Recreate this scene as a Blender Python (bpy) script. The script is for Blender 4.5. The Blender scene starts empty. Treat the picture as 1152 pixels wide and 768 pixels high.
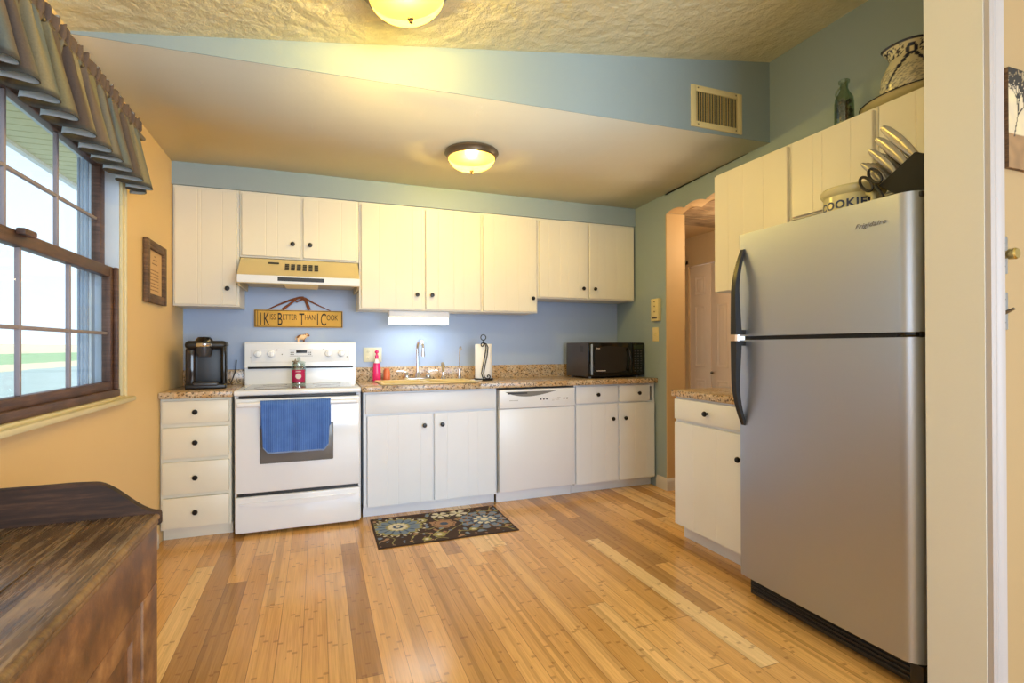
import bpy, bmesh, math, random
from mathutils import Matrix, Vector, noise as mnoise
C = bpy.context.scene
COL = C.collection
random.seed(7)
PI = math.pi

# ------------------------------------------------------------------ camera
cd = bpy.data.cameras.new('camera'); cam = bpy.data.objects.new('camera', cd); COL.objects.link(cam)
F_PX = 578.35
cd.sensor_width = 36.0; cd.lens = F_PX / 1152 * 36.0; cd.shift_y = 3.5655 / 1152
cd.clip_start = 0.02; cd.clip_end = 2000
Rv = Vector((0.93540475, -0.35356311, -0.00332957)); Uv = Vector((0.00183996, -0.00454917, 0.99998796)); Fv = Vector((0.353574, 0.93539961, 0.00360477))
M = Matrix(((Rv.x, Uv.x, -Fv.x, 0.90450), (Rv.y, Uv.y, -Fv.y, -4.29345), (Rv.z, Uv.z, -Fv.z, 1.19767), (0, 0, 0, 1)))
cam.matrix_world = M
C.camera = cam

# ------------------------------------------------------------------ world, exposure, big lights
C.view_settings.view_transform = 'Standard'; C.view_settings.look = 'None'
C.view_settings.gamma = 1; C.view_settings.use_curve_mapping = False
C.view_settings.exposure = 0.0
w = bpy.data.worlds.new('world'); C.world = w; w.use_nodes = True
nt = w.node_tree; nt.nodes.clear()
wo = nt.nodes.new('ShaderNodeOutputWorld'); bg = nt.nodes.new('ShaderNodeBackground')
tc = nt.nodes.new('ShaderNodeTexCoord'); sx = nt.nodes.new('ShaderNodeSeparateXYZ'); cr = nt.nodes.new('ShaderNodeValToRGB')
nt.links.new(tc.outputs['Generated'], sx.inputs[0]); nt.links.new(sx.outputs['Z'], cr.inputs[0])
cr.color_ramp.elements[0].position = 0.0; cr.color_ramp.elements[0].color = (0.80, 0.90, 1.0, 1)
cr.color_ramp.elements[1].position = 0.7; cr.color_ramp.elements[1].color = (0.50, 0.70, 1.0, 1)
nt.links.new(cr.outputs[0], bg.inputs[0]); bg.inputs[1].default_value = 1.5
nt.links.new(bg.outputs[0], wo.inputs[0])

def light(kind, name, loc, energy, color, rot=(0, 0, 0), **kw):
    d = bpy.data.lights.new(name, kind); d.energy = energy; d.color = color
    for k, v in kw.items(): setattr(d, k, v)
    o = bpy.data.objects.new(name, d); COL.objects.link(o); o.location = loc; o.rotation_euler = rot
    return o
light('SUN', 'sun', (0, 0, 20), 3.2, (1.0, 0.93, 0.82), rot=(math.radians(15), math.radians(48), 0), angle=0.01)
# added fill light at the dining end opening, unseen behind the camera
light('AREA', 'dining_end_fill', (2.4, -7.25, 1.35), 220, (0.66, 0.81, 1.0), rot=(math.radians(90), 0, 0), shape='RECTANGLE', size=3.2, size_y=2.0)
# daylight in the second window of the left wall, behind the camera
light('AREA', 'dining_window_daylight', (-0.05, -5.4, 1.5), 18, (0.80, 0.89, 1.0), rot=(0, math.radians(-90), 0), shape='RECTANGLE', size=1.1, size_y=1.5)
WARM = (1.0, 0.80, 0.24)
LAMP_W = 60.0

# ------------------------------------------------------------------ materials
def lin(c):
    return tuple(((x / 255) / 12.92 if x / 255 <= 0.04045 else ((x / 255 + 0.055) / 1.055) ** 2.4) for x in c)
class NT:
    def __init__(s, name):
        s.m = bpy.data.materials.new(name); s.m.use_nodes = True; s.t = s.m.node_tree
        s.p = s.t.nodes['Principled BSDF']; s.out = s.t.nodes['Material Output']
    def n(s, kind, **kw):
        x = s.t.nodes.new('ShaderNode' + kind)
        for k, v in kw.items():
            if k.startswith('i_'):
                key = k[2:]
                key = int(key) if key.isdigit() else key.replace('_', ' ')
                x.inputs[key].default_value = v
            else: setattr(x, k, v)
        return x
    def l(s, a, b): s.t.links.new(a, b)
    def math(s, op, a, b=None, c=None):
        x = s.n('Math', operation=op)
        for i, v in enumerate((a, b, c)):
            if v is None: continue
            if isinstance(v, (int, float)): x.inputs[i].default_value = v
            else: s.l(v, x.inputs[i])
        return x.outputs[0]
    def mix(s, f, a, b, mode='MIX'):
        x = s.n('MixRGB', blend_type=mode)
        for i, v in enumerate((f, a, b)):
            if isinstance(v, (int, float)): x.inputs[i].default_value = v
            elif isinstance(v, tuple): x.inputs[i].default_value = (*v[:3], 1)
            else: s.l(v, x.inputs[i])
        return x.outputs[0]
    def ramp(s, f, stops):
        x = s.n('ValToRGB'); s.l(f, x.inputs[0]); e = x.color_ramp.elements
        while len(e) < len(stops): e.new(0.5)
        for i, (p, c) in enumerate(stops): e[i].position = p; e[i].color = (*c[:3], 1)
        return x.outputs[0]
    def coords(s, scale=(1, 1, 1), world=False):
        mp = s.n('Mapping'); mp.inputs['Scale'].default_value = scale
        if world:
            g = s.n('NewGeometry'); s.l(g.outputs['Position'], mp.inputs[0])
        else:
            t = s.n('TexCoord'); s.l(t.outputs['Object'], mp.inputs[0])
        return mp.outputs[0]
    def noise(s, v, scale, detail=3, rough=0.5):
        x = s.n('TexNoise'); s.l(v, x.inputs['Vector']); x.inputs['Scale'].default_value = scale
        x.inputs['Detail'].default_value = detail; x.inputs['Roughness'].default_value = rough
        return x.outputs['Fac']
    def bump(s, h, strength, dist=0.01):
        b = s.n('Bump'); b.inputs['Strength'].default_value = strength; b.inputs['Distance'].default_value = dist
        s.l(h, b.inputs['Height']); s.l(b.outputs[0], s.p.inputs['Normal'])
    def base(s, c):
        if isinstance(c, tuple): s.p.inputs['Base Color'].default_value = (*c[:3], 1)
        else: s.l(c, s.p.inputs['Base Color'])
    def rough(s, v):
        if isinstance(v, (int, float)): s.p.inputs['Roughness'].default_value = v
        else: s.l(v, s.p.inputs['Roughness'])

def simple(name, rgb, rough=0.5, metal=0.0, var=0.05, vscale=6.0, bump=0.0, bscale=80, coat=0.0):
    k = NT(name); c = lin(rgb); v = k.coords()
    n = k.noise(v, vscale)
    k.base(k.mix(n, tuple(x * (1 - var) for x in c), tuple(min(1, x * (1 + var)) for x in c)))
    k.rough(rough); k.p.inputs['Metallic'].default_value = metal
    if coat: k.p.inputs['Coat Weight'].default_value = coat
    if bump: k.bump(k.noise(v, bscale, 4), bump, 0.004)
    return k.m
def emit(name, rgb, strength):
    k = NT(name); k.base(lin(rgb)); k.p.inputs['Emission Color'].default_value = (*lin(rgb), 1)
    k.p.inputs['Emission Strength'].default_value = strength; k.rough(0.4)
    return k.m

def wood_floor():
    k = NT('bamboo_floor'); v = k.coords(world=True)
    sp = k.n('SeparateXYZ'); k.l(v, sp.inputs[0]); X, Y = sp.outputs[0], sp.outputs[1]
    W, L = 0.094, 1.35
    bx = k.math('DIVIDE', X, W); bi = k.math('FLOOR', bx); fx = k.math('FRACT', bx)
    wn = k.n('TexWhiteNoise', noise_dimensions='1D'); k.l(bi, wn.inputs['W'])
    yy = k.math('ADD', k.math('DIVIDE', Y, L), k.math('MULTIPLY', wn.outputs['Value'], 7.3))
    yi = k.math('FLOOR', yy); fy = k.math('FRACT', yy)
    cb = k.n('CombineXYZ'); k.l(bi, cb.inputs[0]); k.l(yi, cb.inputs[1])
    w2 = k.n('TexWhiteNoise', noise_dimensions='3D'); k.l(cb.outputs[0], w2.inputs['Vector'])
    col = k.ramp(w2.outputs['Value'], [(0.0, lin((176, 130, 72))), (0.2, lin((204, 154, 86))), (0.55, lin((224, 172, 100))), (0.85, lin((232, 184, 116))), (1.0, lin((242, 208, 150)))])
    # bamboo strips inside each board
    sx_ = k.math('FLOOR', k.math('MULTIPLY', bx, 5.0))
    cs = k.n('CombineXYZ'); k.l(sx_, cs.inputs[0]); k.l(yi, cs.inputs[1])
    w3 = k.n('TexWhiteNoise', noise_dimensions='3D'); k.l(cs.outputs[0], w3.inputs['Vector'])
    col = k.mix(1.0, col, k.ramp(w3.outputs['Value'], [(0, (0.74, 0.72, 0.66)), (0.25, (0.95, 0.94, 0.92)), (1, (1.06, 1.06, 1.06))]), 'MULTIPLY')
    # fine grain
    mp = k.n('Mapping'); k.l(v, mp.inputs[0]); mp.inputs['Scale'].default_value = (90, 2.2, 1)
    g = k.noise(mp.outputs[0], 2.0, 4)
    col = k.mix(1.0, col, k.ramp(g, [(0.3, (0.82, 0.78, 0.72)), (0.6, (1.03, 1.03, 1.03))]), 'MULTIPLY')
    # bamboo nodes: short dark ticks across a strip
    ny = k.math('ADD', k.math('MULTIPLY', Y, 3.4), k.math('MULTIPLY', w3.outputs['Value'], 9.0))
    nf = k.math('ABSOLUTE', k.math('SUBTRACT', k.math('FRACT', ny), 0.5))
    tick = k.math('MULTIPLY', k.math('LESS_THAN', nf, 0.022), k.math('GREATER_THAN', k.noise(v, 9.0, 2), 0.47))
    col = k.mix(k.math('MULTIPLY', tick, 0.42), col, lin((120, 76, 38)))
    # seams
    ex = k.math('LESS_THAN', k.math('MINIMUM', fx, k.math('SUBTRACT', 1.0, fx)), 0.012)
    ey = k.math('LESS_THAN', k.math('MINIMUM', fy, k.math('SUBTRACT', 1.0, fy)), 0.0013)
    e = k.math('MAXIMUM', ex, ey)
    col = k.mix(k.math('MULTIPLY', e, 0.62), col, lin((84, 48, 22)))
    k.base(col); k.rough(k.math('ADD', k.math('MULTIPLY', k.noise(v, 3.0, 3), 0.12), 0.13))
    k.p.inputs['Specular IOR Level'].default_value = 0.55
    k.bump(k.math('SUBTRACT', k.math('MULTIPLY', g, 0.25), e), 0.12, 0.002)
    return k.m
def granite():
    k = NT('speckled_granite'); v = k.coords(world=True)
    n1 = k.noise(v, 9, 5, 0.7)
    vo = k.n('TexVoronoi'); k.l(v, vo.inputs['Vector']); vo.inputs['Scale'].default_value = 120
    base = k.ramp(n1, [(0.30, lin((150, 112, 70))), (0.45, lin((196, 176, 148))), (0.62, lin((186, 148, 98))), (0.8, lin((214, 200, 176)))])
    sp = k.n('SeparateXYZ'); k.l(vo.outputs['Color'], sp.inputs[0])
    spk = k.ramp(sp.outputs[0], [(0.0, (0.09, 0.07, 0.055)), (0.16, (0.16, 0.12, 0.09)), (0.2, (1, 1, 1)), (0.86, (1, 1, 1)), (0.9, (1.35, 1.35, 1.4))])
    spk.node.color_ramp.interpolation = 'CONSTANT'
    col = k.mix(0.75, base, spk, 'MULTIPLY')
    k.base(col); k.rough(0.22); return k.m
def textured_paint(name, rgb, strength, scale, rough=0.85, var=0.03):
    k = NT(name); v = k.coords(world=True); c = lin(rgb)
    n = k.noise(v, 1.3, 2)
    k.base(k.mix(n, tuple(x * (1 - var) for x in c), tuple(min(1, x * (1 + var)) for x in c)))
    k.rough(rough)
    a = k.noise(v, scale, 5, 0.65)
    vo = k.n('TexVoronoi', feature='SMOOTH_F1'); k.l(v, vo.inputs['Vector']); vo.inputs['Scale'].default_value = scale * 0.8
    k.bump(k.math('ADD', a, k.math('MULTIPLY', vo.outputs['Distance'], 0.5)), strength, 0.022 if strength > .5 else 0.01)
    return k.m
def brushed(name, rgb, rough=0.3, metal=1.0):
    k = NT(name); v = k.coords(); mp = k.n('Mapping'); k.l(v, mp.inputs[0]); mp.inputs['Scale'].default_value = (1.5, 1.5, 260)
    n = k.noise(mp.outputs[0], 3, 3); c = lin(rgb)
    k.base(k.mix(n, tuple(x * 0.94 for x in c), c)); k.p.inputs['Metallic'].default_value = metal
    k.rough(k.math('ADD', k.math('MULTIPLY', n, 0.06), rough - 0.03)); k.bump(n, 0.02, 0.001)
    return k.m
def rustic(name, stretch, dark, mid, lite, gloss=0.35):
    k = NT(name); v = k.coords(stretch)
    n = k.noise(v, 3.0, 8, 0.65); n2 = k.noise(k.coords((4, 4, 4)), 2.0, 4)
    col = k.ramp(n, [(0.30, lin(dark)), (0.5, lin(mid)), (0.68, lin(lite))])
    col = k.mix(1.0, col, k.ramp(n2, [(0.3, (0.6, 0.58, 0.56)), (0.65, (1.1, 1.1, 1.1))]), 'MULTIPLY')
    k.base(col); k.rough(k.math('ADD', k.math('MULTIPLY', n, 0.25), gloss - 0.1)); k.bump(n, 0.5, 0.004)
    return k.m
def vcol(name, rough=0.8, bump=0.0):
    k = NT(name); a = k.n('VertexColor', layer_name='Col'); k.base(a.outputs[0]); k.rough(rough)
    if bump: k.bump(k.noise(k.coords(), 260, 2), bump, 0.003)
    return k.m
def glassy(name, tint=(1, 1, 1), gloss=0.08, rough=0.02):
    k = NT(name); k.t.nodes.remove(k.p)
    tr = k.n('BsdfTransparent'); tr.inputs[0].default_value = (*tint, 1); gl = k.n('BsdfGlossy'); gl.inputs['Roughness'].default_value = rough
    mx = k.n('MixShader'); mx.inputs[0].default_value = gloss
    k.l(tr.outputs[0], mx.inputs[1]); k.l(gl.outputs[0], mx.inputs[2]); k.l(mx.outputs[0], k.out.inputs[0]); return k.m

MT = {}
MT['floor'] = wood_floor(); MT['granite'] = granite()
MT['ceil'] = textured_paint('ceiling_stipple', (228, 224, 190), 1.0, 16, 0.9)
MT['ceil2'] = textured_paint('ceiling_smooth', (224, 218, 194), 0.2, 12, 0.85)
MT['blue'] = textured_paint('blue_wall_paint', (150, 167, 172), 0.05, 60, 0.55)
MT['blue_back'] = textured_paint('cool_lit_back_wall_paint', (164, 182, 212), 0.05, 60, 0.55)  # same blue as the other walls, cooler light put into the colour
MT['yellow'] = textured_paint('yellow_wall_paint', (230, 198, 142), 0.05, 60, 0.6)
MT['cream'] = textured_paint('cream_wall_paint', (206, 202, 188), 0.04, 60, 0.55)
MT['tanwall'] = textured_paint('dining_wall_paint', (166, 138, 96), 0.04, 60, 0.6)
MT['tan'] = textured_paint('tan_wall_paint', (206, 172, 124), 0.04, 60, 0.6)
MT['plank'] = rustic('ceiling_planks', (1, 12, 1), (130, 100, 70), (170, 140, 104), (190, 164, 130), 0.7)
MT['cab'] = simple('cabinet_paint', (232, 226, 208), 0.38, var=0.02)
MT['cabw'] = simple('daylit_cabinet_paint', (230, 233, 238), 0.36, var=0.02)  # same cabinet paint, cool daylight on the lower units mixed into the colour
MT['trim'] = simple('white_trim', (206, 200, 194), 0.4, var=0.02)
MT['casing'] = simple('shaded_casing_paint', (172, 163, 158), 0.45, var=0.02)  # trim paint darkened in its colour to stand in for weaker light
MT['black_knob'] = simple('black_knob', (26, 22, 20), 0.3, 0.3)
MT['enamel'] = simple('white_enamel', (234, 237, 242), 0.16, var=0.01, coat=0.3)
MT['enamel_m'] = simple('appliance_white', (230, 232, 236), 0.3, var=0.01)
MT['almond'] = simple('almond_enamel', (214, 190, 130), 0.35, var=0.02)
MT['blackgloss'] = simple('black_gloss', (16, 15, 15), 0.12, var=0.02)
MT['black'] = simple('black_plastic', (24, 23, 23), 0.4)
MT['blackmat'] = simple('black_body', (14, 14, 14), 0.75)
MT['dkgrey'] = simple('charcoal_plastic', (58, 58, 62), 0.35)
MT['grey'] = simple('grey_glass', (126, 124, 122), 0.12, var=0.03)
MT['steel'] = brushed('brushed_steel', (180, 188, 204), 0.40)
MT['chrome'] = simple('chrome', (215, 215, 220), 0.12, 1.0, var=0.01)
MT['bronze'] = simple('pewter_metal', (120, 108, 88), 0.35, 0.7)
MT['brass'] = simple('brass', (190, 170, 110), 0.25, 1.0)
MT['ovenglass'] = simple('oven_window', (112, 110, 108), 0.18, var=0.06)
MT['cooktop'] = simple('ceramic_cooktop', (120, 118, 116), 0.1, var=0.04)
MT['brownframe'] = rustic('window_brown', (2, 2, 30), (70, 46, 36), (96, 66, 52), (120, 88, 72), 0.45)
MT['muntin'] = simple('grey_brown_muntin', (150, 138, 142), 0.45)
MT['vinyl'] = simple('grey_vinyl', (150, 164, 184), 0.4)
MT['vinylw'] = simple('white_vinyl', (214, 224, 234), 0.4)
MT['glass'] = glassy('window_glass', (0.97, 0.99, 1.0), 0.05)
MT['jar'] = glassy('jar_glass', (0.88, 0.95, 0.93), 0.16, 0.04)
MT['bottleglass'] = glassy('green_glass', (0.70, 0.79, 0.70), 0.15, 0.05)
MT['ledge'] = simple('cream_sill', (222, 206, 160), 0.4)
MT['pewood'] = rustic('picture_wood', (3, 3, 30), (66, 46, 30), (104, 76, 50), (136, 104, 72), 0.6)
MT['paper'] = simple('aged_paper', (214, 176, 126), 0.8, var=0.08, vscale=20)
MT['ink'] = simple('faded_ink', (150, 112, 76), 0.8)
MT['signwood'] = simple('sign_yellow', (214, 166, 70), 0.7, var=0.15, vscale=20)
MT['signink'] = simple('sign_black', (30, 26, 20), 0.7)
MT['ribbon'] = simple('rust_ribbon', (120, 66, 34), 0.8, var=0.3, vscale=60)
MT['switch'] = simple('ivory_plate', (226, 208, 150), 0.4)
MT['outlet'] = simple('almond_plate', (216, 214, 186), 0.4)
MT['pink'] = simple('pink_soap', (226, 34, 110), 0.2)
MT['orange'] = simple('orange_soap', (206, 110, 70), 0.3)
MT['white'] = simple('white_plastic', (238, 238, 236), 0.35)
MT['crimson'] = simple('crimson_wax', (170, 22, 66), 0.35)
MT['labelw'] = simple('pale_label', (226, 214, 206), 0.6)
MT['iron'] = simple('dark_iron', (34, 32, 34), 0.5, 0.5)
MT['papertowel'] = simple('paper_towel', (244, 242, 238), 0.95, bump=0.3, bscale=150)
MT['tub'] = emit('fluorescent_tube', (255, 250, 225), 2.6)
MT['hoodlens'] = simple('hood_lens', (245, 226, 170), 0.4)
MT['crock'] = simple('glazed_crock', (206, 196, 150), 0.25, var=0.06)
MT['inkblue'] = simple('cobalt_glaze', (46, 58, 92), 0.3)
MT['knifeh'] = simple('knife_handle', (170, 165, 155), 0.3, 0.75)
MT['slot'] = simple('dark_slot', (60, 54, 44), 0.8)
MT['bifold'] = simple('bifold_paint', (236, 208, 176), 0.4, var=0.02)
MT['siding'] = simple('soffit_board', (224, 218, 176), 0.6)
MT['blueview'] = simple('blue_text', (60, 70, 100), 0.5)
MT['buf_top'] = rustic('buffet_top', (22, 1.2, 8), (62, 46, 36), (124, 98, 72), (176, 150, 118), 0.24)
MT['buf_board'] = rustic('buffet_gallery', (2, 8, 22), (34, 22, 17), (56, 36, 27), (84, 58, 42), 0.75)
MT['buf_side'] = rustic('buffet_front', (8, 3, 3), (70, 42, 24), (132, 88, 50), (176, 128, 78), 0.5)
MT['buf_edge'] = rustic('buffet_edge', (8, 14, 3), (84, 56, 30), (132, 98, 58), (160, 124, 80), 0.5)
k = NT('alabaster_dome'); v = k.coords(); n = k.noise(v, 5, 3)
k.base(lin((255, 214, 120))); k.l(k.mix(n, (1.0, 0.66, 0.14), (1.0, 0.80, 0.24)), k.p.inputs['Emission Color']); k.p.inputs['Emission Strength'].default_value = 1.15; k.rough(0.3)
tr = k.n('BsdfTransparent'); tr.inputs[0].default_value = (1.0, 0.86, 0.55, 1); mx = k.n('MixShader'); mx.inputs[0].default_value = 0.5
k.l(tr.outputs[0], mx.inputs[1]); k.l(k.p.outputs[0], mx.inputs[2]); k.l(mx.outputs[0], k.out.inputs[0])
MT['dome'] = k.m
k = NT('towel_terry'); v = k.coords(); sp = k.n('SeparateXYZ'); k.l(v, sp.inputs[0])
wv = k.math('SINE', k.math('MULTIPLY', sp.outputs[0], 520)); n = k.noise(v, 14, 4)
col = k.mix(n, lin((44, 84, 160)), lin((86, 130, 205))); col = k.mix(k.math('MULTIPLY', k.math('GREATER_THAN', wv, 0.6), 0.35), col, lin((126, 160, 220)))
k.base(col); k.rough(0.95); k.bump(k.math('ADD', wv, k.math('MULTIPLY', k.noise(v, 300, 2), 2)), 0.3, 0.003); MT['towel'] = k.m
MT['hem'] = simple('towel_hem', (130, 150, 190), 0.9)
k = NT('valance_fabric'); v = k.coords(); sp = k.n('SeparateXYZ'); k.l(v, sp.inputs[0])
a = k.n('VertexColor', layer_name='Col'); k.base(k.mix(0.35, a.outputs[0], k.mix(k.noise(v, 180, 2), (0.1, 0.1, 0.1), (0.6, 0.58, 0.5)), 'OVERLAY')); k.rough(0.9)
k.bump(k.noise(v, 500, 2), 0.2, 0.001); MT['valance'] = k.m
def cloth_through(name, rgb, tl):
    k = NT(name); k.base(lin(rgb)); k.rough(.9); t = k.n('BsdfTranslucent'); t.inputs[0].default_value = (*lin(rgb), 1)
    mx = k.n('MixShader'); mx.inputs[0].default_value = tl; k.l(k.p.outputs[0], mx.inputs[1]); k.l(t.outputs[0], mx.inputs[2]); k.l(mx.outputs[0], k.out.inputs[0]); return k.m
MT['lining'] = cloth_through('valance_lining', (236, 242, 246), .55)
MT['rugedge'] = simple('rug_binding', (60, 42, 34), 0.95)
MT['rug'] = vcol('rug_pile', 0.95, 0.4); MT['canvas'] = vcol('painted_canvas', 0.7); MT['glaze'] = vcol('painted_glaze', 0.25)

# ------------------------------------------------------------------ mesh builder
class MB:
    def __init__(s): s.bm = bmesh.new()
    def add(s, b, M=None):
        if M is not None: bmesh.ops.transform(b, matrix=M, verts=b.verts)
        me = bpy.data.meshes.new('t'); b.to_mesh(me); b.free(); s.bm.from_mesh(me); bpy.data.meshes.remove(me); return s
    def box(s, x0, x1, y0, y1, z0, z1, bev=0.0, seg=2, M=None):
        b = bmesh.new(); bmesh.ops.create_cube(b, size=1)
        bmesh.ops.scale(b, vec=(abs(x1 - x0), abs(y1 - y0), abs(z1 - z0)), verts=b.verts)
        bmesh.ops.translate(b, vec=((x0 + x1) / 2, (y0 + y1) / 2, (z0 + z1) / 2), verts=b.verts)
        if bev: bmesh.ops.bevel(b, geom=b.edges[:], offset=bev, segments=seg, affect='EDGES', profile=0.5)
        return s.add(b, M)
    def prism(s, pts, axis, a, b_, bev=0.0, M=None):
        b = bmesh.new()
        def P(p, t): return {'x': (t, p[0], p[1]), 'y': (p[0], t, p[1]), 'z': (p[0], p[1], t)}[axis]
        va = [b.verts.new(P(p, a)) for p in pts]; vb = [b.verts.new(P(p, b_)) for p in pts]
        n = len(pts)
        for i in range(n): b.faces.new((va[i], va[(i + 1) % n], vb[(i + 1) % n], vb[i]))
        b.faces.new(va[::-1]); b.faces.new(vb)
        bmesh.ops.recalc_face_normals(b, faces=b.faces)
        if bev: bmesh.ops.bevel(b, geom=b.edges[:], offset=bev, segments=2, affect='EDGES', profile=0.5)
        return s.add(b, M)
    def lathe(s, prof, c=(0, 0, 0), seg=28, M=None, cap=True):
        b = bmesh.new(); rings = []
        for r, z in prof:
            if r < 1e-6: rings.append([b.verts.new((0, 0, z))])
            else: rings.append([b.verts.new((r * math.cos(2 * PI * i / seg), r * math.sin(2 * PI * i / seg), z)) for i in range(seg)])
        for A, B in zip(rings, rings[1:]):
            if len(A) == 1 and len(B) == 1: continue
            for i in range(seg):
                j = (i + 1) % seg
                if len(A) == 1: b.faces.new((A[0], B[i], B[j]))
                elif len(B) == 1: b.faces.new((A[i], A[j], B[0]))
                else: b.faces.new((A[i], A[j], B[j], B[i]))
        if cap:
            for R_ in (rings[0], rings[-1]):
                if len(R_) > 2: b.faces.new(R_)
        bmesh.ops.recalc_face_normals(b, faces=b.faces)
        T = Matrix.Translation(c)
        return s.add(b, T @ M if M is not None else T)
    def tube(s, pts, r, seg=10, M=None):
        b = bmesh.new(); P = [Vector(p) for p in pts]; rings = []; up = Vector((0.123, 0.456, 0.88)).normalized(); n = len(P)
        for i in range(n):
            t = (P[min(i + 1, n - 1)] - P[max(i - 1, 0)]).normalized()
            if i == 0:
                a = t.cross(up).normalized()
            else:
                a = (a - t * a.dot(t)).normalized()
            c = t.cross(a); rr = r[i] if isinstance(r, (list, tuple)) else r
            rings.append([b.verts.new(P[i] + (a * math.cos(2 * PI * j / seg) + c * math.sin(2 * PI * j / seg)) * rr) for j in range(seg)])
        for A, B in zip(rings, rings[1:]):
            for j in range(seg): b.faces.new((A[j], A[(j + 1) % seg], B[(j + 1) % seg], B[j]))
        b.faces.new(rings[0][::-1]); b.faces.new(rings[-1]); bmesh.ops.recalc_face_normals(b, faces=b.faces)
        return s.add(b, M)
    def ball(s, c, r, M=None, seg=20):
        b = bmesh.new(); bmesh.ops.create_uvsphere(b, u_segments=seg, v_segments=seg // 2 + 2, radius=1)
        r = (r, r, r) if isinstance(r, (int, float)) else r
        T = Matrix.Translation(c)
        if M is not None: T = T @ M
        return s.add(b, T @ Matrix.Diagonal((*r, 1)))
    def grid(s, f, nu, nv):
        vs = [[s.bm.verts.new(f(i / nu, j / nv)) for j in range(nv + 1)] for i in range(nu + 1)]
        for i in range(nu):
            for j in range(nv): s.bm.faces.new((vs[i][j], vs[i + 1][j], vs[i + 1][j + 1], vs[i][j + 1]))
        return s
    def build(s, name, m, parent=None, angle=38, world=False):
        bm = s.bm
        for f in bm.faces: f.smooth = True
        ca = math.radians(angle)
        for e in bm.edges:
            if len(e.link_faces) == 2 and e.calc_face_angle(0) > ca: e.smooth = False
        me = bpy.data.meshes.new(name)
        if world and parent is not None:
            bmesh.ops.transform(bm, matrix=root_of(parent)[0].inverted(), verts=bm.verts)
        bm.to_mesh(me); bm.free(); me.materials.append(MT[m] if isinstance(m, str) else m)
        o = bpy.data.objects.new(name, me); COL.objects.link(o)
        if parent is not None: o.parent = parent
        return o
def root_of(p):
    while p.parent is not None: p = p.parent
    return (Matrix.Translation(p.location) @ p.rotation_euler.to_matrix().to_4x4(), p)
def thing(name, label, cat, loc=(0, 0, 0), rz=0, group=None):
    o = bpy.data.objects.new(name, None); COL.objects.link(o); o.location = loc; o.rotation_euler = (0, 0, rz)
    o.empty_display_size = 0.05
    return tag(o, label, cat, group)
def tag(o, label, cat, group=None, kind=None):
    o['label'] = label; o['category'] = cat
    if group: o['group'] = group
    if kind: o['kind'] = kind
    return o
def struct(name, mb, m, label=None, cat=None):
    o = mb.build(name, m); o['kind'] = 'structure'
    if label: o['label'] = label
    if cat: o['category'] = cat
    return o
def text_mesh(body, size, extrude=0.0005, shear=0.0, space=1.0, align='LEFT', bold=0.0):
    cu = bpy.data.curves.new('t', 'FONT'); cu.body = body; cu.size = size; cu.extrude = extrude; cu.shear = shear; cu.space_character = space; cu.offset = bold; cu.align_x = align
    o = bpy.data.objects.new('t', cu); COL.objects.link(o); bpy.context.view_layer.update()
    me = bpy.data.meshes.new_from_object(o.evaluated_get(bpy.context.evaluated_depsgraph_get()))
    bpy.data.objects.remove(o); b = bmesh.new(); b.from_mesh(me); bpy.data.meshes.remove(me); return b
RX90 = Matrix.Rotation(PI / 2, 4, 'X')     # text lying in xy -> standing, facing -y
def T(x, y, z): return Matrix.Translation((x, y, z))

W = 3.616          # right wall plane
HC = 2.436         # low ceiling at the soffit
HDR = -1.80        # header plane
def vault(x): return 2.44 + 0.158 * x
XR = 5.6; YB = -7.4

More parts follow.
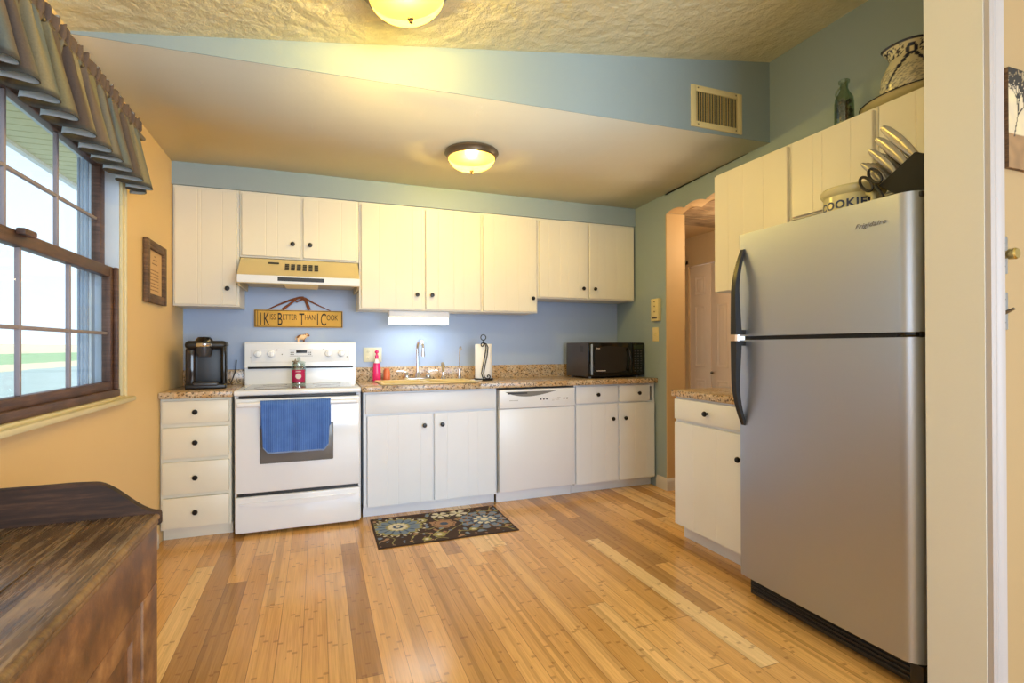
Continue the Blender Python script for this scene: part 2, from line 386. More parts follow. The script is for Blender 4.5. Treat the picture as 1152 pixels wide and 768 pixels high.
# ================================================================== SETTING
def setting():
    m = MB(); m.box(-0.15, XR + 0.1, YB - 0.1, 0.8, -0.1, 0.0); struct('floor', m, 'floor')
    # ceilings
    m = MB()
    vs = [m.bm.verts.new(p) for p in ((-0.15, 0.0, HC), (W + 0.2, 0.0, HC), (W + 0.2, HDR, 2.50), (-0.15, HDR, 2.425), (-0.15, 0.0, HC + .08), (W + 0.2, 0.0, HC + .08), (W + 0.2, HDR + .01, 2.58), (-0.15, HDR + .01, 2.505))]
    for f in ((0, 1, 2, 3), (7, 6, 5, 4), (0, 4, 5, 1), (1, 5, 6, 2), (3, 2, 6, 7), (0, 3, 7, 4)): m.bm.faces.new([vs[i] for i in f])
    struct('ceiling', m, 'ceil2')
    m = MB(); m.prism([(-0.15, vault(-.15)), (XR, vault(XR)), (XR, vault(XR) + .1), (-0.15, vault(-.15) + .1)], 'y', HDR - 0.0, YB - .1)
    struct('ceiling.001', m, 'ceil')
    # header wall between low ceiling and vault
    m = MB(); m.prism([(-0.15, 2.4262), (W + .1, 2.4995), (W + .1, vault(W) + .09), (-0.15, vault(-.15) + .09)], 'y', HDR + .10, HDR - .003)
    struct('wall_header', m, 'blue')
    # back wall and soffit over the cabinets
    m = MB(); m.box(-.15, W + .15, 0, .12, 0, HC + .1); struct('wall_back', m, 'blue_back')
    m = MB(); m.box(0, W, -.312, 0, 2.286, HC + .02); struct('wall_soffit', m, 'blue')
    # left wall with two windows
    m = MB()
    yw0, yw1, zw0, zw1 = -2.935, -1.27, 0.965, 2.12
    for y0, y1, z0, z1 in ((YB, -6.2, 0, 2.6), (-6.2, -4.6, 0, .9), (-6.2, -4.6, 2.1, 2.6), (-4.6, yw0, 0, 2.6), (yw0, yw1, 0, zw0), (yw0, yw1, zw1, 2.6), (yw1, 0.12, 0, 2.6)):
        m.box(-.15, 0, y0, y1, z0, z1)
    struct('wall_left', m, 'yellow')
    # right wall with opening
    m = MB(); t = 0.176
    m.box(W, W + t, -.745, .0, 0, 2.6); m.box(W, W + t, -3.2, -1.63, 0, 3.2)
    # scalloped header over the opening
    pts = [(-.745, 2.6), (-.745, 2.285)]
    N = 60; L = 1.63 - .745
    for i in range(1, N):
        u = i / N; y = -.745 - L * u
        ph = (u * L / .235) % 1.0
        pts.append((y, 2.285 + .028 * abs(math.sin(PI * ph)) ** 0.7 + .004))
    pts += [(-1.63, 2.285), (-1.63, 2.6)]
    m.prism(pts, 'x', W, W + .001); m.prism([(-1.63, 2.49), (-.745, 2.45), (-.745, 2.7), (-1.63, 2.7)], 'x', W, W + t)
    m.box(W, W + t, -3.2, HDR + .02, 3.1, 3.4)
    struct('wall_right', m, 'blue')
    m = MB(); m.prism(pts, 'x', W + .001, W + .03); m.prism([(p[0], p[1] + .02 if p[1] < 2.4 else p[1]) for p in pts], 'x', W + .03, W + t)
    struct('trim_1', m, 'tan', 'tan scalloped header board over the hall opening')
    m = MB(); m.box(W + .0, W + t + .01, -.757, -.745, 0, 2.30); m.box(W + t, W + t + .012, -.757, -.66, 0, 2.3); struct('trim_2', m, 'tan')
    # partition stub at the cased opening beside the refrigerator
    m = MB(); m.box(2.762, 2.83, -3.36, -3.2, 0, 3.4); struct('wall_partition', m, 'cream')
    m = MB(); m.box(2.8301, XR, -3.36, -3.2, 0, 3.4); struct('wall_switches', m, 'tanwall')
    # casing with moulded profile on the partition
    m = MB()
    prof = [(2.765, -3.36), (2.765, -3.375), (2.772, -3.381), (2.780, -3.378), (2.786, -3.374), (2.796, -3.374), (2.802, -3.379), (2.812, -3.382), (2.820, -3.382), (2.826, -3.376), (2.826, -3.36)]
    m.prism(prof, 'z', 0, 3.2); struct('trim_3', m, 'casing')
    # dining end
    m = MB()
    for a, b_, z0, z1 in ((-.15, .7, 0, 3.4), (.7, 4.1, 2.4, 3.4), (4.1, XR, 0, 3.4)): m.box(a, b_, YB - .1, YB, z0, z1)
    struct('wall_front', m, 'yellow')
    m = MB(); m.box(XR, XR + .1, YB, -3.2, 0, 3.5); struct('wall_dining', m, 'cream')
    # hall beyond the opening
    m = MB(); m.box(4.6, 4.7, -3.2, -.92, 0, 2.4); m.box(4.6, 4.7, .145, .8, 0, 2.4); m.box(4.6, 4.7, -.92, .145, 2.04, 2.4); struct('wall_hall', m, 'tan')
    m = MB(); m.box(W + t, 4.7, .30, .4, 0, 2.4); m.box(W + t, 4.7, -3.2, -3.19, 0, 2.4); struct('wall_hall_end', m, 'tan')
    m = MB(); m.box(W + t, 4.7, -3.2, .4, 2.345, 2.45); struct('ceiling.002', m, 'tan')
    m = MB(); m.box(W + t, 4.6, -2.6, -.36, 2.333, 2.345)
    for i in range(9): m.box(W + t, 4.6, -2.6 + i * .25, -2.594 + i * .25, 2.330, 2.334)
    struct('ceiling.003', m, 'plank', 'wood plank ceiling panel in the hall')
    # baseboards
    def bb(pts2, name, axis, a, b_):
        m = MB(); m.prism(pts2, axis, a, b_); struct(name, m, 'trim')
    bp = lambda w0, s: [(w0, 0), (w0 + s * .014, 0), (w0 + s * .014, .07), (w0 + s * .008, .085), (w0 + s * .004, .095), (w0, .1)]
    bb(bp(W, -1), 'baseboard_right', 'y', -.62, -.757)
    bb(bp(-.757, -1), 'baseboard_jamb', 'x', W - .014, W + .18)
    bb(bp(0, 1), 'baseboard_left', 'y', -.66, YB)
setting()

def bifold():
    for k_, (y1, y0) in enumerate(((.135, -.172), (-.178, -.485))):
        d = MB(); x = 4.6
        d.box(x, x + .034, y0, y1, .02, 2.03, .002)
        dn = struct('door_%d' % (k_ + 1), d, 'bifold', ('left' if k_ == 0 else 'right') + ' leaf of the six panel bifold closet door in the hall', 'door')
        p = MB(); w_ = y1 - y0
        for z0, z1 in ((1.72, 1.92), (.98, 1.62), (.18, .86)):
            a, b_ = y0 + .075, y1 - .075
            # raised panel with bevelled field
            for (i0, i1, h0, h1) in ((0, .012, .001, .008), (.012, .03, .008, .002), (.03, .05, .002, .009)):
                A = [(a + i0, z0 + i0), (b_ - i0, z0 + i0), (b_ - i0, z1 - i0), (a + i0, z1 - i0)]
                B = [(a + i1, z0 + i1), (b_ - i1, z0 + i1), (b_ - i1, z1 - i1), (a + i1, z1 - i1)]
                va = [p.bm.verts.new((x - h0, *q)) for q in A]; vb = [p.bm.verts.new((x - h1, *q)) for q in B]
                for i in range(4): p.bm.faces.new((va[i], vb[i], vb[(i + 1) % 4], va[(i + 1) % 4]))
            vb = [p.bm.verts.new((x - .009, *q)) for q in B]; p.bm.faces.new(vb[::-1])
        p.build('raised_panels', 'bifold', dn, angle=20)
        if k_ == 1:
            h = MB(); h.ball((x - .025, y1 - .03, .93), .015); h.build('knob', 'bronze', dn)
    m = MB(); m.box(4.575, 4.6, -.92, .145, 2.035, 2.06); m.box(4.58, 4.6, .14, .21, 0, 2.10); m.box(4.58, 4.6, -.92, .21, 2.06, 2.12)
    struct('trim_4', m, 'tan')
bifold()
light('POINT', 'hall_ceiling_lamp', (4.15, -1.2, 2.1), 16, (1.0, 0.78, 0.5), shadow_soft_size=0.1)

def window_unit():
    y0, y1, z0, z1 = -2.935, -1.27, .965, 2.12
    m = MB()  # brown stool board under the sashes
    m.box(-.055, .003, y0, y1, z0, .998, .003)
    o = struct('window_1', m, 'brownframe', 'brown double hung window with muntin grid over the buffet', 'window')
    m = MB()
    m.box(-.15, .0, y1 - .006, y1, z0, z1); m.box(-.15, .0, y0, y0 + .006, z0, z1)
    m.box(-.15, -.096, y1 - .05, y1 - .006, z0, z1); m.box(-.15, -.096, y0 + .006, y0 + .05, z0, z1)
    m.box(-.15, -.057, y0, y1, z0, 1.0); m.box(-.15, .0, y0, y1, 2.10, z1)
    m.build('outer_frame', 'vinylw', o)
    m = MB()
    for i in range(3): m.box(-.145 + i * .016, -.138 + i * .016, y1 - .058, y1 - .050, 1.0, 2.09)
    m.build('sash_track', 'vinyl', o)
    gy = [-1.335, -1.728, -2.10, -2.475, -2.868]
    def sash(x0, x1, za, zb, zt, name):
        s_ = MB(); a, b_ = gy[0], gy[-1]
        s_.box(x0, x1, a, y1 - .007, za - .04, zt, .004); s_.box(x0, x1, y0 + .007, b_, za - .04, zt, .004)
        s_.box(x0, x1, b_, a, za - .04, za, .004); s_.box(x0, x1, b_, a, zb, zt, .004)
        so = s_.build(name, 'brownframe', o)
        mu = MB(); xm = (x0 + x1) / 2
        for y in gy[1:-1]: mu.box(xm - .008, xm + .008, y - .007, y + .007, za, zb, .003)
        zm = za + (zb - za) * .46
        mu.box(xm - .007, xm + .007, b_, a, zm - .007, zm + .007, .003)
        mu.build('muntins', 'muntin', so)
        g = MB(); g.box(xm - .002, xm + .002, b_, a, za, zb); g.build('pane', 'glass', so)
        return so
    lo = sash(-.052, -.016, 1.038, 1.535, 1.585, 'lower_sash')
    lk = MB(); lk.box(-.016, .012, -2.16, -2.08, 1.570, 1.592, .006); lk.build('sash_lock', 'brownframe', lo)
    sash(-.092, -.056, 1.59, 2.06, 2.10, 'upper_sash')
    st = MB(); st.box(-.0155, .001, y1 - .030, y1 - .006, .998, 1.585, .003); st.build('sash_stop', 'brownframe', o)
    m = MB()  # casing and stool
    m.box(0, .012, y1, y1 + .045, z0 - .02, 2.18, .003); m.box(0, .020, y1 + .030, y1 + .045, z0 - .02, 2.18, .002); m.box(0, .012, y0 - .05, y0, z0 - .02, 2.18, .003); m.box(0, .012, y0, y1, z1, 2.18, .003)
    m.box(0, .018, y0 - .05, y1 + .045, z0 - .012, z0 + .0, .003)
    m.box(-.05, .045, y0 - .1, y1 + .09, z0 - .032, z0 - .010, .005)
    m.build('casing', 'ledge', o)
    # dining window, behind the camera
    m = MB()
    for a in ((-6.2, -6.13), (-5.43, -5.37), (-4.67, -4.6)): m.box(-.12, 0.01, a[0], a[1], .9, 2.1)
    m.box(-.12, .01, -6.2, -4.6, .9, .97); m.box(-.12, .01, -6.2, -4.6, 2.03, 2.1)
    struct('window_2', m, 'brownframe')
window_unit()

def outside():
    # terrain rising gently to the far hill; patio by the house, tan strip, green crop, tan field
    prof = [(-.15, -.35), (-2, -.5), (-6, -.5), (-19, -.5), (-29, -.5), (-60, -.45), (-90, -.3), (-160, 1.4), (-280, 5.2), (-380, 7.0), (-420, 6.5)]
    def strip(a, b_, dz=0):
        m = MB(); P = [p for p in prof if b_ <= p[0] <= a]
        ys = [-500 + 60 * i for i in range(31)]
        vs = [[m.bm.verts.new((p[0], y, p[1] + dz)) for y in ys] for p in P]
        for i in range(len(P) - 1):
            for j in range(len(ys) - 1): m.bm.faces.new((vs[i][j], vs[i + 1][j], vs[i + 1][j + 1], vs[i][j + 1]))
        bmesh.ops.recalc_face_normals(m.bm, faces=m.bm.faces)
        return m
    k = NT('field_soil'); v = k.coords(world=True); sp = k.n('SeparateXYZ'); k.l(v, sp.inputs[0])
    n = k.noise(v, .9, 5, .7); far = k.noise(v, .02, 3)
    x = k.math('ADD', sp.outputs[0], k.math('MULTIPLY', k.noise(v, .3, 3), 2.5))
    tan = k.mix(n, lin((222, 200, 150)), lin((240, 224, 188)))
    green = k.mix(n, lin((120, 160, 96)), lin((196, 214, 160)))
    grass = k.mix(n, lin((168, 184, 168)), lin((192, 200, 188)))
    c = k.mix(k.math('LESS_THAN', x, -19.0), grass, tan); c = k.mix(k.math('LESS_THAN', x, -28.0), c, green); c = k.mix(k.math('LESS_THAN', x, -78.0), c, tan)
    k.base(c); k.rough(0.95)
    MT['field'] = k.m
    m = strip(-.15, -420); struct('ground', m, 'field', 'field outside with a green crop band')
    # eave soffit
    m = MB(); m.box(-.88, -.151, -9, 1, 2.50, 2.56)
    for i in range(95): m.box(-.88, -.152, -9 + i * .105, -9 + i * .105 + .096, 2.492, 2.501, .002, 1)
    struct('eave_soffit', m, 'siding')
    m = MB(); m.box(-.92, -.88, -9, 1, 2.47, 2.62); struct('trim_5', m, 'white')
    m = MB(); m.prism([(-9, 2.5), (1, 2.5), (1, 2.52), (-9, 2.52)], 'x', -.92, -.90); struct('trim_6', m, 'vinyl')
    # roof slab so that sun only reaches the field
    m = MB(); m.prism([(-.9, 2.63), (XR + .2, 3.75), (XR + .2, 3.85), (-.9, 2.73)], 'y', -9, 1.2); struct('roof', m, 'slot')
outside()

# ================================================================== CABINETS
def knob(parent, x, z, y=0.0):
    m = MB(); m.lathe([(.0, .0), (.007, .0), (.006, .010), (.009, .014), (.0155, .018), (.016, .024), (.012, .030), (.0, .032)], (x, y, z), 16, Matrix.Rotation(PI / 2, 4, 'X'))
    return m.build('knob', 'black_knob', parent)
def grooved(m, x0, x1, z0, z1, yf, t, grooves, M=None):
    """door slab facing -y with vertical v-grooves"""
    w_ = x1 - x0; pts = [(x0, yf + .004), (x0 + .004, yf)]
    for g in grooves:
        gx = x0 + g * w_; pts += [(gx - .0030, yf), (gx - .0008, yf + .0014), (gx + .0008, yf + .0014), (gx + .0030, yf)]
    pts += [(x1 - .004, yf), (x1, yf + .004), (x1, yf + t), (x0, yf + t)]
    m.prism(pts, 'z', z0, z1)
def cab_door(root, x0, x1, z0, z1, mat, grooves, knob_x=None, knob_z=None, hinge=None):
    m = MB(); grooved(m, x0, x1, z0, z1, -.020, .019, grooves)
    m.box(x0 + .0015, x1 - .0015, -.0165, -.0012, z0 - .002, z1 + .002, .0012, 1)
    d = m.build('door', mat, root, angle=25)
    if knob_x is not None: knob(d, knob_x, knob_z, -.020)
    if hinge is not None:
        for zz in (z0 + .07, z1 - .07):
            h = MB(); h.tube([(hinge, -.012, zz - .02), (hinge, -.012, zz + .02)], .004, 8); h.build('hinge', mat, d)
    return d
def cab_drawer(root, x0, x1, z0, z1, mat, knobs=()):
    m = MB(); m.box(x0, x1, -.020, -.001, z0, z1, .004, 2); d = m.build('drawer', mat, root)
    for kx in knobs: knob(d, kx, (z0 + z1) / 2, -.020)
    return d
def carcass(root, w_, z0, z1, dep, mat, splits=(), rails=(), toe=True, zt=0.0, topless=False, fill=(0, 0)):
    """hollow box with face frame at y 0..0.018"""
    m = MB(); t = .016
    m.box(0, t, .0185, dep, z0, z1); m.box(w_ - t, w_, .0185, dep, z0, z1); m.box(t, w_ - t, dep - .01, dep, z0, z1)
    m.box(t, w_ - t, .0185, dep - .01, z0, z0 + t)
    if not topless: m.box(t, w_ - t, .0185, dep - .01, z1 - t, z1)
    b = m.build('body', mat, root)
    f = MB(); f.box(0, .022, 0, .018, z0, z1, .001, 1); f.box(w_ - .022, w_, 0, .018, z0, z1, .001, 1)
    f.box(.022, w_ - .022, .0002, .0178, z0, z0 + .03); f.box(.022, w_ - .022, .0002, .0178, z1 - .03, z1)
    for x in splits: f.box(x - .02, x + .02, .0003, .0177, z0 + .03, z1 - .03)
    for z in rails: f.box(.022, w_ - .022, .0004, .0176, z - .012, z + .012)
    f.build('face_frame', mat, root)
    if toe:
        k_ = MB(); k_.box(0, w_, .06, .075, zt, z0); k_.build('toe_kick', mat, root)

G1 = (.30, .46, .80); G2 = (.20, .54, .70); G3 = (.36, .70); G4 = (.18, .40, .62, .86); G5 = (.42, .76)
# ---- base run along the back wall (front plane y=-.59, doors to -.61)
YF = -.59
ct = .885
r = thing('base_cabinet', 'narrow white four drawer base cabinet in the corner left of the stove', 'cabinet', (0.004, YF, 0))
carcass(r, .385, .075, ct, .585, 'cab', rails=(.717, .503, .284))
for z0, z1 in ((.73, .868), (.515, .705), (.295, .492), (.088, .272)): cab_drawer(r, .012, .374, z0, z1, 'cab', (.19,))
r = thing('base_cabinet', 'wide white sink base cabinet with two grooved doors under a plain panel', 'cabinet', (1.200, YF, 0))
carcass(r, .975, .075, ct, .585, 'cabw', splits=(.487,), rails=(.722,), topless=True)
m = MB(); m.box(.014, .962, -.02, -.001, .73, .872, .004); m.build('false_drawer_front', 'cabw', r)
cab_door(r, .024, .482, .088, .715, 'cabw', G1, .42, .635); cab_door(r, .494, .962, .088, .715, 'cabw', G2, .55, .635)
r = thing('base_cabinet', 'white base cabinet with two drawers and two doors right of the dishwasher', 'cabinet', (2.836, YF, 0))
carcass(r, .774, .075, ct, .585, 'cabw', splits=(.405,), rails=(.722,))
cab_drawer(r, .010, .398, .735, .872, 'cabw', (.205,)); cab_drawer(r, .414, .715, .735, .872, 'cabw', (.60,))
cab_door(r, .010, .396, .088, .722, 'cabw', G3, .345, .60); cab_door(r, .414, .764, .088, .722, 'cabw', G5, .465, .60)
# ---- upper run (front plane y=-.31, doors proud to -.33)
YU = -.295; UD = .293
r = thing('wall_cabinet', 'leftmost tall upper cabinet with one grooved door, in the corner', 'cabinet', (0.004, YU, 0))
carcass(r, .394, 1.478, 2.285, UD, 'cab', toe=False)
cab_door(r, .012, .380, 1.49, 2.262, 'cab', (.36, .42, .76), .325, 1.60)
r = thing('wall_cabinet', 'short two door upper cabinet above the range hood', 'cabinet', (.400, YU, 0))
carcass(r, .793, 1.825, 2.285, UD, 'cab', toe=False, splits=(.398,))
cab_door(r, .014, .390, 1.838, 2.262, 'cab', (.40, .60), .34, 1.93); cab_door(r, .408, .780, 1.838, 2.262, 'cab', (.28, .70), .455, 1.93)
r = thing('wall_cabinet', 'tall two door upper cabinet above the sink light', 'cabinet', (1.195, YU, 0))
carcass(r, .953, 1.478, 2.285, UD, 'cab', toe=False, splits=(.488,))
cab_door(r, .014, .478, 1.49, 2.262, 'cab', (.28, .55, .82), .43, 1.60); cab_door(r, .498, .945, 1.49, 2.262, 'cab', (.22, .5, .68), .545, 1.60)
r = thing('wall_cabinet', 'tall single door upper cabinet with its knob at lower right', 'cabinet', (2.149, YU, 0))
carcass(r, .497, 1.478, 2.285, UD, 'cab', toe=False)
cab_door(r, .012, .486, 1.49, 2.262, 'cab', (.2, .42, .64, .84), .445, 1.60, hinge=.008)
r = thing('wall_cabinet', 'shorter two door upper cabinet above the microwave', 'cabinet', (2.647, YU, 0))
carcass(r, .962, 1.605, 2.285, UD, 'cab', toe=False, splits=(.482,))
cab_door(r, .014, .474, 1.617, 2.262, 'cab', (.18, .42, .58, .8), .425, 1.70); cab_door(r, .492, .95, 1.617, 2.262, 'cab', (.2, .36, .6, .82), .54, 1.70)
# ---- right run, facing -x
RZ = -PI / 2
r = thing('base_cabinet', 'white base cabinet with one drawer and one door left of the refrigerator', 'cabinet', (3.0, -1.645, 0), RZ)
carcass(r, .60, .09, ct, .61, 'cabw', rails=(.735,))
cab_drawer(r, .010, .590, .748, .872, 'cabw', (.30,)); cab_door(r, .010, .590, .102, .728, 'cabw', (.30, .62), .545, .60)
r = thing('wall_cabinet', 'tall one door cabinet on the right wall beside the hall opening', 'cabinet', (3.326, -1.645, 0), RZ)
carcass(r, .567, 1.54, 2.30, .285, 'cab', toe=False)
cab_door(r, .004, .556, 1.545, 2.285, 'cab', (.22, .44, .71))
r = thing('wall_cabinet', 'short one door cabinet above the far side of the refrigerator', 'cabinet', (3.326, -2.214, 0), RZ)
carcass(r, .462, 1.88, 2.30, .285, 'cab', toe=False)
cab_door(r, .012, .450, 1.89, 2.285, 'cab', (.30, .42, .76))
r = thing('wall_cabinet', 'short one door cabinet above the knife block, nearest the camera', 'cabinet', (3.326, -2.678, 0), RZ)
carcass(r, .50, 1.88, 2.30, .285, 'cab', toe=False)
cab_door(r, .014, .49, 1.89, 2.285, 'cab', (.33, .62))

# ---- worktops
m = MB(); zc0, zc1 = .885, .925
m.box(0.002, .402, -.635, -.001, zc0, zc1, .006); m.box(.002, .402, -.02, -.001, zc1, 1.035, .002)
tag(m.build('countertop', 'granite'), 'short granite worktop in the corner under the coffee maker', 'countertop')
m = MB()
sx0, sx1, sy0, sy1 = 1.335, 2.035, -.555, -.125
m.box(1.188, sx0, -.635, -.001, zc0, zc1, .003); m.box(sx1, 3.614, -.635, -.001, zc0, zc1, .003)
m.box(sx0 - .004, sx1 + .004, -.635, sy0, zc0 + .0002, zc1 - .0002, .003); m.box(sx0 - .004, sx1 + .004, sy1, -.001, zc0 + .0002, zc1 - .0002, .003)
m.box(1.188, 3.614, -.02, -.001, zc1 - .001, 1.035, .002)
tag(m.build('countertop', 'granite'), 'long granite worktop with backsplash from stove to right wall', 'countertop')
m = MB(); m.box(2.975, 3.614, -2.25, -1.63, zc0, zc1, .006)
tag(m.build('countertop', 'granite'), 'small granite worktop beside the refrigerator', 'countertop')

# ---- sink
r = thing('kitchen_sink', 'double bowl almond sink set in the long worktop', 'sink', (1.685, -.34, .925))
m = MB()
def bowl(m, x0, x1, y0, y1, zt, zb):
    q = .02
    A = [(x0, y0), (x1, y0), (x1, y1), (x0, y1)]; B = [(x0 + q, y0 + q), (x1 - q, y0 + q), (x1 - q, y1 - q), (x0 + q, y1 - q)]
    va = [m.bm.verts.new((*p, zt)) for p in A]; vb = [m.bm.verts.new((*p, zb)) for p in B]
    for i in range(4): m.bm.faces.new((va[i], va[(i + 1) % 4], vb[(i + 1) % 4], vb[i]))
    m.bm.faces.new(vb)
m.box(-.36, .36, -.225, -.195, .001, .010, .004); m.box(-.36, .36, .135, .225, .001, .010, .004)
m.box(-.36, -.33, -.195, .135, .001, .010, .004); m.box(.33, .36, -.195, .135, .001, .010, .004); m.box(-.02, .02, -.195, .135, .001, .010, .004)
bowl(m, -.33, -.02, -.195, .135, .004, -.17); bowl(m, .02, .33, -.195, .135, .004, -.17)
m.build('basin', 'almond', r)
for x in (-.175, .175):
    d = MB(); d.lathe([(.0, .0), (.035, .0), (.038, .003), (.03, .004), (.0, .002)], (x, -.03, -.169)); d.build('drain', 'chrome', r)

r = thing('faucet', 'tall chrome gooseneck faucet with two lever handles behind the sink', 'faucet', (1.655, -.155, .935))
m = MB(); m.box(-.11, .11, -.028, .028, .001, .016, .006); m.build('base_plate', 'chrome', r)
m = MB(); m.lathe([(.024, .014), (.02, .03), (.015, .05), (.0135, .06)], (0, 0, 0), 20)
P = [(0, 0, .05), (0, 0, .16), (0, 0, .25)] + [(.012 * (1 - math.cos(a)) , -.055 * (1 - math.cos(a)), .25 + .062 * math.sin(a)) for a in [PI * i / 12 for i in range(1, 13)]] + [(.024, -.11, .215)]
m.tube(P, .0115, 12); m.build('spout', 'chrome', r)
m = MB(); m.tube([(.024, -.11, .225), (.024, -.11, .185)], .0145, 12); m.build('aerator', 'chrome', r)
for sgn in (-1, 1):
    m = MB(); m.lathe([(.02, .015), (.022, .03), (.014, .05), (.010, .062), (0, .066)], (sgn * .085, 0, 0), 18)
    m.tube([(sgn * .085, 0, .056), (sgn * .115, -.004, .068), (sgn * .165, -.008, .070)], [.009, .007, .006], 10); m.build('handle', 'chrome', r)
r = thing('side_sprayer', 'short chrome pull-out sprayer right of the gooseneck faucet', 'sprayer', (1.865, -.155, .935))
m = MB(); m.lathe([(.022, 0.001), (.018, .012), (.013, .03), (.012, .055)], (0, 0, 0), 18); m.build('holder', 'chrome', r)
m = MB(); m.tube([(0, 0, .05), (0, -.002, .09), (-.004, -.012, .115), (-.012, -.032, .125)], [.011, .012, .016, .014], 12); m.build('spray_head', 'chrome', r)
r = thing('filter_faucet', 'slim upright chrome filtered water tap between sprayer and paper towels', 'faucet', (2.003, -.155, .935))
m = MB(); m.lathe([(.018, 0.001), (.016, .01), (.011, .04), (.012, .07), (.009, .085)], (0, 0, 0), 16); m.build('base', 'chrome', r)
m = MB(); m.tube([(0, 0, .08), (0, 0, .235)] + [(.0, -.03 * (1 - math.cos(a)), .235 + .03 * math.sin(a)) for a in [PI * i / 8 for i in range(1, 9)]], .0048, 8); m.build('spout', 'chrome', r)
m = MB(); m.lathe([(0, 0), (.045, 0), (.052, .008), (.05, .009), (.04, .003), (0, .003)], (2.085, -.36, .926)); tag(m.build('dish', 'white'), 'small white round dish in front of the slim tap', 'dish')

r = thing('soap_bottle', 'pink dish soap bottle with a nozzle cap, next to the stove', 'bottle', (1.345, -.075, .925))
m = MB(); m.lathe([(0, .001), (.029, .001), (.032, .006), (.031, .08), (.027, .13), (.024, .145)], (0, 0, 0), 24, Matrix.Diagonal((1, .7, 1, 1))); m.build('bottle_body', 'pink', r)
m = MB(); m.lathe([(.022, .145), (.016, .160), (.012, .168), (.012, .178)], (0, 0, 0), 20); m.build('neck', 'white', r)
m = MB(); m.lathe([(.013, .178), (.013, .205), (.010, .208)], (0, 0, 0), 20); m.build('collar', 'pink', r)
m = MB(); m.lathe([(.007, .208), (.006, .222), (.015, .226), (.016, .24), (.008, .246), (.0, .25)], (0, 0, 0), 18); m.tube([(0, 0, .235), (-.0, -.03, .233)], .005, 8); m.build('pump_cap', 'pink', r)
m = MB(); m.lathe([(0, 0), (.026, 0), (.028, .01), (.026, .075), (.02, .09), (.02, .1), (0, .1)], (1.425, -.06, .925), 20)
tag(m.build('soap_bottle', 'orange'), 'low orange hand soap tub right of the pink soap bottle', 'bottle')

# ---- outlet on the back wall
def outlet():
    r = thing('wall_outlet', 'almond double socket plate on the blue wall right of the stove', 'outlet', (1.32, 0, 1.135))
    m = MB(); m.box(-.072, .072, -.008, 0, -.058, .058, .003); m.build('cover_plate', 'outlet', r)
    for x in (-.036,):
        for z in (-.026, .026):
            s = MB(); s.box(x - .016, x + .016, -.0105, -.008, z - .014, z + .014, .002)
            so = s.build('socket', 'outlet', r)
            k_ = MB(); k_.box(x - .007, x - .005, -.0112, -.0104, z - .004, z + .006); k_.box(x + .005, x + .007, -.0112, -.0104, z - .004, z + .006); k_.box(x - .002, x + .002, -.0112, -.0104, z - .011, z - .008); k_.build('slots', 'slot', so)
    s = MB(); s.box(.028, .044, -.0125, -.008, -.012, .012, .002); s.build('toggle', 'switch', r)
outlet()

